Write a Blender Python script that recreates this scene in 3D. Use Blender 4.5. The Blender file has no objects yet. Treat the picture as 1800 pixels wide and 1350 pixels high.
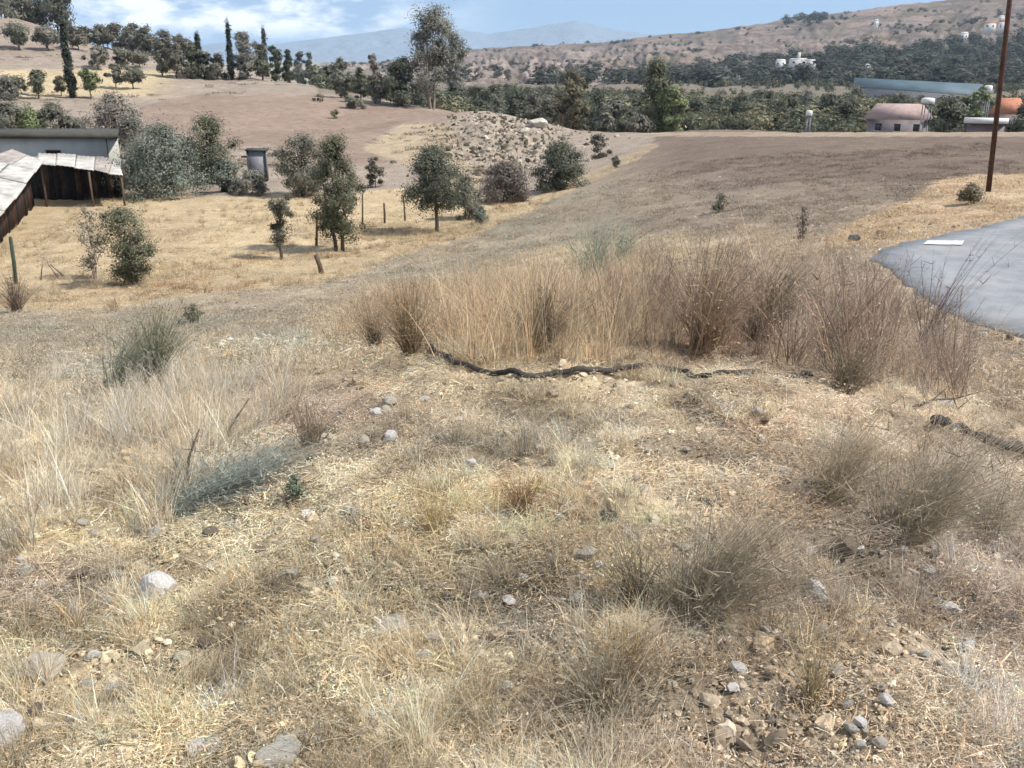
import bpy, math, random
import numpy as np
from mathutils import Vector
R = math.radians
RNG = np.random.default_rng(7)
random.seed(7)
SC = bpy.context.scene
COL = SC.collection

# ------------------------------------------------------------------ camera, light, exposure
F = 1700.0                                   # focal length in photograph pixels (1800 wide)
PITCH = math.atan(570.0 / F)
EYE = 1.65
cam_d = bpy.data.cameras.new('camera'); cam = bpy.data.objects.new('camera', cam_d); COL.objects.link(cam)
cam.location = (0, 0, EYE); cam.rotation_euler = (math.pi / 2 - PITCH, 0, 0)
cam_d.sensor_width = 36; cam_d.lens = 36 * F / 1800; cam_d.clip_start = 0.05; cam_d.clip_end = 60000
SC.camera = cam
SUN_EL, SUN_AZ = R(50), R(104)               # azimuth clockwise from the viewing direction
sd = bpy.data.lights.new('sun', 'SUN'); sd.energy = 4.2; sd.angle = R(0.55); sd.color = (1.0, 0.94, 0.85)
so = bpy.data.objects.new('sun', sd); COL.objects.link(so)
sdir = Vector((math.sin(SUN_AZ) * math.cos(SUN_EL), math.cos(SUN_AZ) * math.cos(SUN_EL), math.sin(SUN_EL)))
so.rotation_euler = sdir.to_track_quat('Z', 'Y').to_euler(); so.location = (20, -5, 40)
W = bpy.data.worlds.new('World'); SC.world = W; W.use_nodes = True
nt = W.node_tree; nt.nodes.clear()
def N(t, typ, **kw):
    n = t.nodes.new(typ)
    for k, v in kw.items():
        if k in n.inputs and not hasattr(n, k): n.inputs[k].default_value = v
        else: setattr(n, k, v)
    return n
out = N(nt, 'ShaderNodeOutputWorld'); bg = N(nt, 'ShaderNodeBackground'); bg.inputs[1].default_value = 0.115
sky = N(nt, 'ShaderNodeTexSky', sky_type='NISHITA', sun_disc=False, sun_elevation=SUN_EL, sun_rotation=SUN_AZ,
        altitude=400, air_density=1.0, dust_density=0.6, ozone_density=1.6)
tc = N(nt, 'ShaderNodeTexCoord')
mad = N(nt, 'ShaderNodeVectorMath', operation='MULTIPLY_ADD')
mad.inputs[1].default_value = (1, 1, 0.92); mad.inputs[2].default_value = (0, 0, 0.17)
nt.links.new(tc.outputs['Generated'], mad.inputs[0]); nt.links.new(mad.outputs[0], sky.inputs[0])
# wisps of cloud: noise over the sky direction, stretched sideways
mp = N(nt, 'ShaderNodeMapping'); mp.inputs['Scale'].default_value = (12, 12, 34); mp.inputs['Location'].default_value = (1.3, 0.4, 0.35)
nt.links.new(tc.outputs['Generated'], mp.inputs[0])
cn = N(nt, 'ShaderNodeTexNoise'); cn.inputs['Scale'].default_value = 1.6; cn.inputs['Detail'].default_value = 7; cn.inputs['Roughness'].default_value = 0.6
nt.links.new(mp.outputs[0], cn.inputs['Vector'])
cr = N(nt, 'ShaderNodeMapRange'); cr.inputs[1].default_value = 0.40; cr.inputs[2].default_value = 0.58
nt.links.new(cn.outputs[0], cr.inputs[0])
sx = N(nt, 'ShaderNodeSeparateXYZ'); nt.links.new(tc.outputs['Generated'], sx.inputs[0])
mz = N(nt, 'ShaderNodeMapRange', interpolation_type='SMOOTHSTEP'); mz.inputs[1].default_value = 0.010; mz.inputs[2].default_value = 0.036
nt.links.new(sx.outputs[2], mz.inputs[0])
mx = N(nt, 'ShaderNodeMapRange', interpolation_type='SMOOTHSTEP'); mx.inputs[1].default_value = 0.02; mx.inputs[2].default_value = -0.22
nt.links.new(sx.outputs[0], mx.inputs[0])
m1 = N(nt, 'ShaderNodeMath', operation='MULTIPLY'); m2 = N(nt, 'ShaderNodeMath', operation='MULTIPLY'); m3 = N(nt, 'ShaderNodeMath', operation='MULTIPLY')
nt.links.new(cr.outputs[0], m1.inputs[0]); nt.links.new(mz.outputs[0], m1.inputs[1])
nt.links.new(m1.outputs[0], m2.inputs[0]); nt.links.new(mx.outputs[0], m2.inputs[1])
nt.links.new(m2.outputs[0], m3.inputs[0]); m3.inputs[1].default_value = 1.0
cm = N(nt, 'ShaderNodeMix', data_type='RGBA'); nt.links.new(m3.outputs[0], cm.inputs[0])
nt.links.new(sky.outputs[0], cm.inputs[6]); cm.inputs[7].default_value = (8.6, 8.7, 9.0, 1)
nt.links.new(cm.outputs[2], bg.inputs[0]); nt.links.new(bg.outputs[0], out.inputs[0])
vs = SC.view_settings; vs.view_transform = 'Standard'; vs.look = 'None'; vs.exposure = 0.68; vs.gamma = 1
vs.use_curve_mapping = False
SC.cycles.max_bounces = 4; SC.cycles.diffuse_bounces = 2; SC.cycles.transparent_max_bounces = 6; SC.cycles.volume_bounces = 0
SC.cycles.volume_step_rate = 4
SC.cycles.use_adaptive_sampling = True
SC.cycles.adaptive_threshold = 0.05

# ------------------------------------------------------------------ picture <-> place
cP, sP = math.cos(PITCH), math.sin(PITCH)
def ray(px, py):
    u = (np.asarray(px, float) - 900) / F; v = (675 - np.asarray(py, float)) / F
    return u, cP + v * sP, -sP + v * cP
def azel(px, py):
    x, y, z = ray(px, py); h = np.hypot(x, y)
    return np.arctan2(x, y), z / h
def proj(x, y, z):
    zz = np.asarray(z, float) - EYE
    d = y * cP - zz * sP
    d = np.where(d < 0.05, 0.05, d)
    v = (y * sP + zz * cP) / d
    return 900 + F * x / d, 675 - F * v
def at_r(px, py, r):                          # the point seen at (px,py) at horizontal distance r
    a, t = azel(px, py)
    return Vector((r * math.sin(a), r * math.cos(a), EYE + r * t))

# ------------------------------------------------------------------ numpy noise
def _h(ix, iy, s):
    n = (ix.astype(np.int64) * 374761393 + iy.astype(np.int64) * 668265263 + s * 974634777) & 0x7fffffff
    n = ((n ^ (n >> 13)) * 1274126177) & 0x7fffffff
    return ((n ^ (n >> 16)) & 0xffff) / 65535.0
def vnoise(x, y, s=0):
    ix = np.floor(x); iy = np.floor(y); fx = x - ix; fy = y - iy
    ux = fx * fx * (3 - 2 * fx); uy = fy * fy * (3 - 2 * fy)
    a = _h(ix, iy, s); b = _h(ix + 1, iy, s); c = _h(ix, iy + 1, s); d = _h(ix + 1, iy + 1, s)
    return (a * (1 - ux) + b * ux) * (1 - uy) + (c * (1 - ux) + d * ux) * uy - 0.5
def fbm(x, y, s=0, o=4, g=0.5):
    t = 0; a = 1
    for i in range(o):
        t = t + a * vnoise(x + 13.1 * i, y - 7.7 * i, s + i); x = x * 2.03; y = y * 2.03; a *= g
    return t
def sst(a, b, x):
    t = np.clip((x - a) / (b - a), 0, 1); return t * t * (3 - 2 * t)

# ------------------------------------------------------------------ the lie of the land
CP = []   # (azimuth, ln r, z relative to the eye)
def cz(px, py, z):
    a, t = azel(px, py); CP.append((float(a), math.log(z / t), z))
def cd(px, py, r):
    a, t = azel(px, py); CP.append((float(a), math.log(r), float(r * t)))
def cw(px, r, z):                                 # hidden ground: column, distance, height
    a, t = azel(px, 230); CP.append((float(a), math.log(r), z))
for px in (-250, 300, 900, 1500, 2050):
    cw(px, 0.25, -1.65); cw(px, 1.0, -1.65)
for py, row in {
    1350: [(0, -1.7), (900, -1.65), (1400, -1.66), (1800, -1.78)],
    1100: [(0, -1.74), (450, -1.68), (900, -1.62), (1350, -1.63), (1800, -1.85)],
    900: [(-150, -2.0), (0, -1.9), (450, -1.72), (900, -1.62), (1350, -1.62), (1650, -1.75), (1850, -2.0)],
    760: [(0, -2.3), (300, -2.05), (600, -1.72), (900, -1.62), (1300, -1.62), (1600, -1.8), (1850, -2.3)],
    680: [(0, -2.9), (300, -2.5), (600, -1.9), (750, -1.7), (950, -1.65), (1300, -1.65), (1550, -1.8), (1700, -2.2), (1880, -2.7)],
    620: [(0, -4.2), (300, -3.8), (560, -2.7), (750, -2.0), (900, -1.85), (1250, -1.85), (1500, -2.0), (1650, -2.5), (1800, -3.1)],
    580: [(-100, -6.0), (100, -6.0), (300, -5.6), (500, -4.6), (700, -3.1), (900, -2.3), (1250, -2.1), (1500, -2.4), (1650, -3.0), (1800, -3.3), (1900, -3.3)],
    540: [(-100, -8.0), (0, -8.0), (300, -7.8), (500, -6.9), (700, -4.9), (900, -3.4), (1200, -2.8), (1500, -3.0), (1750, -3.3)],
    480: [(-100, -8.6), (100, -8.5), (350, -8.5), (600, -8.2), (720, -7.4), (900, -5.4), (1200, -3.9), (1500, -3.3), (1850, -3.3)],
    430: [(-100, -8.7), (150, -8.6), (400, -8.6), (650, -8.6), (780, -8.3), (900, -7.2), (1050, -5.8), (1250, -4.4), (1480, -3.6), (1850, -3.3)],
    380: [(0, -8.8), (300, -8.7), (600, -8.7), (800, -8.7), (900, -8.3), (1050, -6.6), (1250, -4.9), (1450, -4.2), (1650, -3.6), (1850, -3.4)],
    340: [(0, -8.9), (300, -8.8), (600, -8.8), (900, -8.7), (1000, -8.0), (1100, -6.4), (1300, -5.1), (1600, -4.2), (1850, -3.8)],
    300: [(0, -8.8), (300, -8.7), (600, -8.5), (820, -8.3), (950, -8.3), (1040, -7.8), (1120, -6.6), (1350, -5.4), (1600, -4.7), (1850, -4.4)],
}.items():
    for px, z in row: cz(px, py, z)
for px, py, r in [(-80, 250, 105), (150, 250, 108), (400, 250, 106), (620, 250, 104), (760, 250, 100), (900, 262, 92), (1020, 262, 92), (1110, 262, 82), (1200, 260, 72), (1350, 260, 64), (1600, 260, 60), (1850, 260, 56),
                  (1180, 238, 102), (1300, 233, 92), (1450, 231, 84), (1650, 230, 80), (1850, 230, 78),
                  (-80, 200, 140), (150, 200, 142), (400, 205, 140), (600, 205, 138), (740, 208, 128), (850, 205, 122), (950, 232, 112), (1040, 246, 108),
                  (-80, 172, 172), (150, 170, 175), (350, 165, 178), (500, 163, 172), (620, 172, 164), (740, 190, 148), (850, 196, 136),
                  (-80, 130, 215), (100, 130, 215), (250, 135, 208), (400, 142, 200), (540, 152, 190),
                  (-80, 80, 265), (60, 82, 265), (180, 95, 255), (-80, 36, 320), (60, 40, 320)]:
    cd(px, py, r)
for px, r, z in [(1100, 150, -11), (1250, 140, -10), (1500, 125, -9.5), (1850, 120, -9.5), (950, 160, -11.5), (800, 190, -11.5), (650, 230, -9),
                 (500, 270, -6), (350, 290, -1), (200, 330, 2), (60, 420, 6), (-80, 420, 7),
                 (1100, 220, -13.5), (1400, 200, -13), (1850, 190, -13), (800, 300, -15), (500, 420, -14), (100, 650, -10), (-150, 650, -10)]:
    cw(px, r, z)
for px in (-200, 200, 600, 900, 1200, 1500, 1800, 2050):
    for r, z in ((420, -14.5), (900, -14.8), (1800, -16)):
        if px < 400 and r < 900: continue
        cw(px, r, z)
CP = np.array(CP); AS = 3.0
cx = np.stack([CP[:, 0] * AS, CP[:, 1]], 1); cv = CP[:, 2]
def _tps(d2): return np.where(d2 < 1e-12, 0, 0.5 * d2 * np.log(d2 + 1e-12))
n = len(cx); A = np.zeros((n + 3, n + 3))
A[:n, :n] = _tps(((cx[:, None] - cx[None]) ** 2).sum(2)) + 0.0025 * np.eye(n)
A[:n, n] = A[n, :n] = 1; A[:n, n + 1:] = cx; A[n + 1:, :n] = cx.T
wts = np.linalg.solve(A, np.concatenate([cv, [0, 0, 0]]))
AZMAX = R(36)
def base_z(a, lr):                                # z relative to the eye
    a = np.clip(a, -AZMAX, AZMAX); lr = np.clip(lr, math.log(0.25), math.log(1800))
    q = np.stack([a.ravel() * AS, lr.ravel()], 1); o = np.empty(len(q))
    for i in range(0, len(q), 20000):
        s = q[i:i + 20000]
        d2 = ((s[:, None] - cx[None]) ** 2).sum(2)
        o[i:i + 20000] = _tps(d2) @ wts[:n] + wts[n] + s @ wts[n + 1:]
    return o.reshape(a.shape)
ROAD_Z = EYE - 3.30
def inpoly(px, py, poly):
    c = np.zeros(np.shape(px), bool); m = len(poly); j = m - 1
    for i in range(m):
        xi, yi = poly[i]; xj, yj = poly[j]
        if yi != yj: c ^= ((yi > py) != (yj > py)) & (px < (xj - xi) * (py - yi) / (yj - yi) + xi)
        j = i
    return c
def onplane(px, py, z):
    x, y, zz = ray(px, py); k = (z - EYE) / zz; return (float(x * k), float(y * k))
ROADIMG = [(2300, 760), (1990, 655), (1830, 596), (1750, 574), (1690, 552), (1640, 526), (1600, 500), (1568, 476), (1546, 456), (1545, 442), (1580, 430), (1640, 416), (1720, 398), (1800, 382), (1900, 364), (2100, 335)]
road_poly = [onplane(a, b, ROAD_Z) for a, b in ROADIMG]
def polydist(x, y, poly):
    best = np.full(np.shape(x), 1e9); m = len(poly)
    for i in range(m):
        ax, ay = poly[i]; bx, by = poly[(i + 1) % m]; dx, dy = bx - ax, by - ay
        t = np.clip(((x - ax) * dx + (y - ay) * dy) / (dx * dx + dy * dy), 0, 1)
        best = np.minimum(best, np.hypot(x - ax - t * dx, y - ay - t * dy))
    return np.where(inpoly(x, y, poly), -best, best)
def H(x, y):                                      # world height of the ground
    x = np.atleast_1d(np.asarray(x, float)); y = np.atleast_1d(np.asarray(y, float))
    r = np.hypot(x, y) + 1e-6; a = np.arctan2(x, y)
    z = base_z(a, np.log(r)) + EYE
    back = sst(R(50), R(100), np.abs(a))
    z = z * (1 - back) + back * (-0.2 - 0.02 * np.minimum(r, 200))
    z = z + 0.12 * fbm(x * 0.9, y * 0.9, 3, 3) * sst(0.5, 3, r) + 0.05 * fbm(x * 2.6, y * 2.6, 5, 3) * (1 - sst(12, 20, r)) + 0.06 * fbm(x * 5, y * 5, 9, 5, 0.62) * (1 - sst(25, 60, r)) \
        + sst(40, 120, r) * 0.9 * fbm(x * 0.05, y * 0.05, 21, 4) * (1 + r / 300)
    px, py = proj(x, y, z)
    rock = sst(80, 20, np.hypot((px - 890) * 0.7, (py - 250) * 1.5)) * (r > 60) * (r < 135)
    z = z + rock * 1.4 * fbm(x * 0.35, y * 0.35, 33, 4, 0.6)
    d = polydist(x, y, road_poly); k = sst(1.6, 0.1, d)
    return z * (1 - k) + (ROAD_Z - 0.05) * k
_RS = np.exp(np.linspace(math.log(1.2), math.log(600), 900))
def at(px, py):                                   # first ground point seen at (px, py)
    a, t = azel(px, py); xs = _RS * math.sin(a); ys = _RS * math.cos(a)
    hz = H(xs, ys); d = EYE + _RS * t - hz; i = np.where(d <= 0)[0]
    k = int(i[0]) if len(i) else len(_RS) - 1
    if k > 0 and len(i):
        f = d[k - 1] / (d[k - 1] - d[k]); r = _RS[k - 1] + f * (_RS[k] - _RS[k - 1])
    else: r = _RS[k]
    x, y = r * math.sin(a), r * math.cos(a)
    return Vector((x, y, float(H(x, y)[0])))

# ------------------------------------------------------------------ mesh helpers
def lin(c):
    return tuple(((v / 255) / 12.92 if v / 255 <= 0.04045 else ((v / 255 + 0.055) / 1.055) ** 2.4) for v in c)
def qmesh(name, V, Q, mats=(), tint=None, smooth=False):
    V = np.asarray(V, np.float32).reshape(-1, 3); Q = np.asarray(Q, np.int32); k = Q.shape[1]
    me = bpy.data.meshes.new(name)
    me.vertices.add(len(V)); me.vertices.foreach_set('co', V.ravel())
    me.loops.add(Q.size); me.loops.foreach_set('vertex_index', Q.ravel())
    me.polygons.add(len(Q)); me.polygons.foreach_set('loop_start', np.arange(0, Q.size, k, dtype=np.int32))
    me.polygons.foreach_set('loop_total', np.full(len(Q), k, np.int32))
    if smooth: me.polygons.foreach_set('use_smooth', np.ones(len(Q), bool))
    if tint is not None:
        at_ = me.color_attributes.new('tint', 'FLOAT_COLOR', 'POINT')
        t = np.ones((len(V), 4), np.float32); t[:, :3] = np.asarray(tint, np.float32).reshape(len(V), -1); at_.data.foreach_set('color', t.ravel())
    me.update(calc_edges=True); me.validate()
    for m in mats: me.materials.append(m)
    return me
def link(name, me, parent=None, loc=None, col=COL):
    o = bpy.data.objects.new(name, me); col.objects.link(o)
    if parent is not None: o.parent = parent
    if loc is not None: o.location = loc
    return o
def tag(o, label=None, cat=None, group=None, kind=None):
    if label: o['label'] = label
    if cat: o['category'] = cat
    if group: o['group'] = group
    if kind: o['kind'] = kind
    return o
def empty(name, loc, label, cat, group=None, rz=0):
    o = bpy.data.objects.new(name, None); COL.objects.link(o); o.location = loc; o.rotation_euler.z = rz
    o.empty_display_size = 0.2
    return tag(o, label, cat, group)
class MB:                                          # quads gathered into one mesh
    def __init__(s): s.V = []; s.Q = []; s.T = []; s.n = 0
    def add(s, V, Q, t=1.0):
        V = np.asarray(V, float).reshape(-1, 3); Q = np.asarray(Q, int)
        s.V.append(V); s.Q.append(Q + s.n); s.n += len(V)
        tt = np.asarray(t, float); s.T.append(np.broadcast_to(tt if tt.ndim == 2 else tt.reshape(-1, 1) if tt.ndim == 1 and len(tt) != 3 else tt.reshape(1, -1), (len(V), 3)).copy())
        return s
    def tube(s, P, rad, k=6, t=1.0):
        P = [Vector(p) for p in P]; m = len(P); V = []; Q = []
        if np.isscalar(rad): rad = [rad] * m
        for i, p in enumerate(P):
            d = (P[min(i + 1, m - 1)] - P[max(i - 1, 0)]).normalized()
            a = d.orthogonal().normalized() if i == 0 else (a - d * a.dot(d)).normalized()
            b = d.cross(a)
            for j in range(k):
                th = 2 * math.pi * j / k; V.append(p + (a * math.cos(th) + b * math.sin(th)) * rad[i])
        for i in range(m - 1):
            for j in range(k): Q.append((i * k + j, i * k + (j + 1) % k, (i + 1) * k + (j + 1) % k, (i + 1) * k + j))
        if k % 2 == 0:
            for base in (0, (m - 1) * k):
                for j in range(0, k // 2 - 1): Q.append((base + j, base + j + 1, base + k - 2 - j, base + k - 1 - j) if base else (base + k - 1 - j, base + k - 2 - j, base + j + 1, base + j))
        return s.add([tuple(v) for v in V], Q, t)
    def box(s, c, d, rz=0, rx=0, ry=0, t=1.0):
        from mathutils import Euler
        M = Euler((rx, ry, rz)).to_matrix()
        V = [Vector(c) + M @ Vector((sx * d[0] / 2, sy * d[1] / 2, sz * d[2] / 2)) for sz in (-1, 1) for sx, sy in ((-1, -1), (1, -1), (1, 1), (-1, 1))]
        return s.add([tuple(v) for v in V], [(3, 2, 1, 0), (4, 5, 6, 7), (0, 1, 5, 4), (1, 2, 6, 5), (2, 3, 7, 6), (3, 0, 4, 7)], t)
    def hexa(s, pts, t=1.0):                       # 8 corners: bottom four, top four
        return s.add([tuple(p) for p in pts], [(3, 2, 1, 0), (4, 5, 6, 7), (0, 1, 5, 4), (1, 2, 6, 5), (2, 3, 7, 6), (3, 0, 4, 7)], t)
    def mesh(s, name, mats, smooth=False): return qmesh(name, np.concatenate(s.V), np.concatenate(s.Q), mats, np.concatenate(s.T), smooth)
    def build(s, name, mat, parent=None, loc=None, smooth=False): return link(name, s.mesh(name, [mat], smooth), parent, loc)

# ------------------------------------------------------------------ materials
def newmat(name, rough=0.85, spec=0.2):
    m = bpy.data.materials.new(name); m.use_nodes = True; t = m.node_tree
    b = t.nodes['Principled BSDF']; b.inputs['Roughness'].default_value = rough; b.inputs['Specular IOR Level'].default_value = spec
    return m, t, b
def noise(t, scale, detail=4, rough=0.55, vec=None):
    n_ = t.nodes.new('ShaderNodeTexNoise'); n_.inputs['Scale'].default_value = scale; n_.inputs['Detail'].default_value = detail; n_.inputs['Roughness'].default_value = rough
    if vec is not None: t.links.new(vec, n_.inputs['Vector'])
    return n_.outputs[0]
def ramp(t, fac, stops):
    r_ = t.nodes.new('ShaderNodeValToRGB'); el = r_.color_ramp.elements
    while len(el) < len(stops): el.new(0.5)
    for e, (p, c) in zip(el, stops): e.position = p; e.color = (*c, 1)
    t.links.new(fac, r_.inputs[0]); return r_.outputs[0]
def mulc(t, a, b, f=1.0, mode='MULTIPLY'):
    m_ = t.nodes.new('ShaderNodeMix'); m_.data_type = 'RGBA'; m_.blend_type = mode; m_.inputs[0].default_value = f
    t.links.new(a, m_.inputs[6]); t.links.new(b, m_.inputs[7]); return m_.outputs[2]
def objco(t): return t.nodes.new('ShaderNodeTexCoord').outputs['Object']
def bump(t, b, h, s=0.5, d=0.02):
    n_ = t.nodes.new('ShaderNodeBump'); n_.inputs['Strength'].default_value = s; n_.inputs['Distance'].default_value = d
    t.links.new(h, n_.inputs['Height']); t.links.new(n_.outputs[0], b.inputs['Normal'])
def simple(name, c, rough=0.8, var=0.35, scale=6, spec=0.25, bmp=0.3, metal=0):
    m, t, b = newmat(name, rough, spec); v = objco(t)
    f = noise(t, scale, 6, 0.6, v); lo = tuple(x * (1 - var) for x in c); hi = tuple(min(1, x * (1 + var)) for x in c)
    t.links.new(ramp(t, f, [(0.3, lo), (0.7, hi)]), b.inputs['Base Color']); b.inputs['Metallic'].default_value = metal
    if bmp: bump(t, b, noise(t, scale * 6, 4, 0.6, v), bmp, 0.02)
    return m
def attrmat(name, col, rough=0.75, trans=0.25, spec=0.15, inst=False, var=0.3):
    """foliage and straw: colour x per-leaf tint (x colour of the clump it stands in)"""
    m, t, b = newmat(name, rough, spec)
    a = t.nodes.new('ShaderNodeAttribute'); a.attribute_name = 'tint'; c = a.outputs['Color']
    if inst:
        a2 = t.nodes.new('ShaderNodeAttribute'); a2.attribute_name = 'col'; a2.attribute_type = 'INSTANCER'; c = mulc(t, c, a2.outputs['Color'])
    else:
        k = t.nodes.new('ShaderNodeRGB'); k.outputs[0].default_value = (*col, 1); c = mulc(t, c, k.outputs[0])
    t.links.new(c, b.inputs['Base Color'])
    tr = t.nodes.new('ShaderNodeBsdfTranslucent'); t.links.new(c, tr.inputs[0])
    mx_ = t.nodes.new('ShaderNodeMixShader'); mx_.inputs[0].default_value = trans
    t.links.new(b.outputs[0], mx_.inputs[1]); t.links.new(tr.outputs[0], mx_.inputs[2]); t.links.new(mx_.outputs[0], t.nodes['Material Output'].inputs[0])
    return m
M_STRAW = attrmat('dry_straw', None, inst=True, trans=0.3)
M_STONE_I = attrmat('small_stone', None, inst=True, trans=0.0, rough=0.9)

# ground: vertex colour gives the kind of ground, noise gives grain and relief
def ground_mat(name, fine):
    m, t, b = newmat(name, 0.95, 0.1); v = objco(t)
    a = t.nodes.new('ShaderNodeAttribute'); a.attribute_name = 'tint'; c = a.outputs['Color']
    if fine:
        c = mulc(t, c, ramp(t, noise(t, 55, 7, 0.7, v), [(0.3, (0.5, 0.49, 0.48)), (0.5, (1, 1, 1)), (0.72, (1.5, 1.48, 1.45))]))
        c = mulc(t, c, ramp(t, noise(t, 7, 5, 0.65, v), [(0.3, (0.66, 0.64, 0.62)), (0.7, (1.28, 1.28, 1.28))]))
        c = mulc(t, c, ramp(t, noise(t, 0.8, 5, 0.6, v), [(0.3, (0.8, 0.8, 0.8)), (0.7, (1.16, 1.16, 1.16))]))
        c = mulc(t, c, ramp(t, noise(t, 0.11, 5, 0.6, v), [(0.3, (0.85, 0.84, 0.83)), (0.7, (1.13, 1.13, 1.13))]))
        bump(t, b, noise(t, 60, 8, 0.7, v), 0.9, 0.02)
    else:
        c = mulc(t, c, ramp(t, noise(t, 0.03, 9, 0.68, v), [(0.3, (0.6, 0.58, 0.58)), (0.5, (1, 1, 1)), (0.7, (1.35, 1.33, 1.3))]))
        bump(t, b, noise(t, 0.05, 9, 0.7, v), 1.0, 8.0)
    t.links.new(c, b.inputs['Base Color'])
    return m
M_GROUND = ground_mat('earth_and_stubble', True)
M_HILL = ground_mat('eroded_hillside', False)

# ------------------------------------------------------------------ kinds of ground (real surface colours)
C_STRAW = np.array([0.405, 0.335, 0.23]); C_MAUVE = np.array([0.365, 0.295, 0.215]); C_FIELD = np.array([0.335, 0.285, 0.21])
C_PLOUGH = np.array([0.16, 0.125, 0.10]); C_BROWN = np.array([0.255, 0.195, 0.155]); C_YELLOW = np.array([0.42, 0.335, 0.215])
C_HILLL = np.array([0.285, 0.24, 0.195]); C_ROCK = np.array([0.30, 0.255, 0.205]); C_DARK = np.array([0.17, 0.15, 0.115])
def blend(c, m, col): return c * (1 - m[..., None]) + np.asarray(col) * m[..., None]
P_YELLOW = [(-400, 345), (460, 338), (600, 345), (700, 330), (800, 345), (870, 360), (930, 350), (1040, 300), (1095, 268), (1150, 250), (1160, 254), (1060, 312), (990, 340), (905, 385), (860, 405), (760, 432), (640, 476), (560, 500), (300, 520), (200, 545), (-400, 545)]
P_BROWN = [(240, 190), (330, 168), (540, 166), (640, 183), (830, 197), (800, 210), (690, 222), (640, 262), (690, 285), (560, 296), (480, 255), (405, 262), (250, 215)]
P_BANK = [(640, 265), (700, 222), (760, 212), (820, 240), (850, 300), (840, 345), (780, 340), (740, 300), (690, 280)]
P_PLOUGH = [(1140, 258), (1220, 243), (2200, 236), (2200, 300), (1800, 306), (1640, 318), (1480, 308), (1330, 322), (1180, 330), (1080, 330), (1060, 312)]
P_SHOULDER = [(1440, 430), (1500, 390), (1610, 350), (1640, 322), (1720, 305), (2200, 300), (2200, 400), (1800, 385), (1640, 412), (1540, 440)]
def soft(px, py, poly, w):
    j1 = w * 2.2 * fbm(px / 40, py / 14, 51, 3); j2 = w * 1.2 * fbm(px / 40, py / 14, 61, 3)
    return inpoly(px + j1, py + j2, poly).astype(float)
BLOBS = [  # px, py, rx, ry, colour, strength
    (300, 1150, 420, 240, (0.36, 0.30, 0.20), .8), (150, 950, 300, 60, (0.38, 0.31, 0.20), .7), (620, 1000, 220, 120, (0.34, 0.29, 0.2), .6),
    (930, 870, 90, 40, (0.42, 0.30, 0.17), .8), (760, 910, 60, 50, (0.42, 0.33, 0.2), .8), (1350, 890, 120, 35, (0.38, 0.28, 0.18), .7),
    (1330, 740, 90, 40, (0.36, 0.275, 0.20), .6), (1080, 1150, 90, 60, (0.38, 0.28, 0.17), .7), (980, 1100, 180, 60, (0.27, 0.235, 0.19), .6),
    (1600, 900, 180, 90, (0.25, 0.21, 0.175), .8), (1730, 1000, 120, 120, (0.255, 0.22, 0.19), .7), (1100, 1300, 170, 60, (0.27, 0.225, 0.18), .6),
    (700, 720, 160, 30, (0.26, 0.215, 0.165), .7), (560, 720, 120, 60, (0.27, 0.21, 0.17), .7), (60, 1030, 160, 50, (0.28, 0.23, 0.19), .7),
    (1500, 1200, 200, 100, (0.33, 0.265, 0.18), .6), (1750, 1250, 120, 120, (0.29, 0.245, 0.20), .7), (120, 660, 120, 30, (0.38, 0.36, 0.30), .6),
    (480, 600, 80, 25, (0.35, 0.345, 0.28), .8), (820, 560, 130, 60, (0.40, 0.29, 0.17), .6), (1100, 600, 160, 40, (0.38, 0.28, 0.18), .6),
    (1250, 580, 90, 50, (0.28, 0.17, 0.125), .7), (900, 780, 300, 60, (0.28, 0.245, 0.185), .6), (1400, 1050, 200, 60, (0.29, 0.245, 0.19), .5)]
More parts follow.
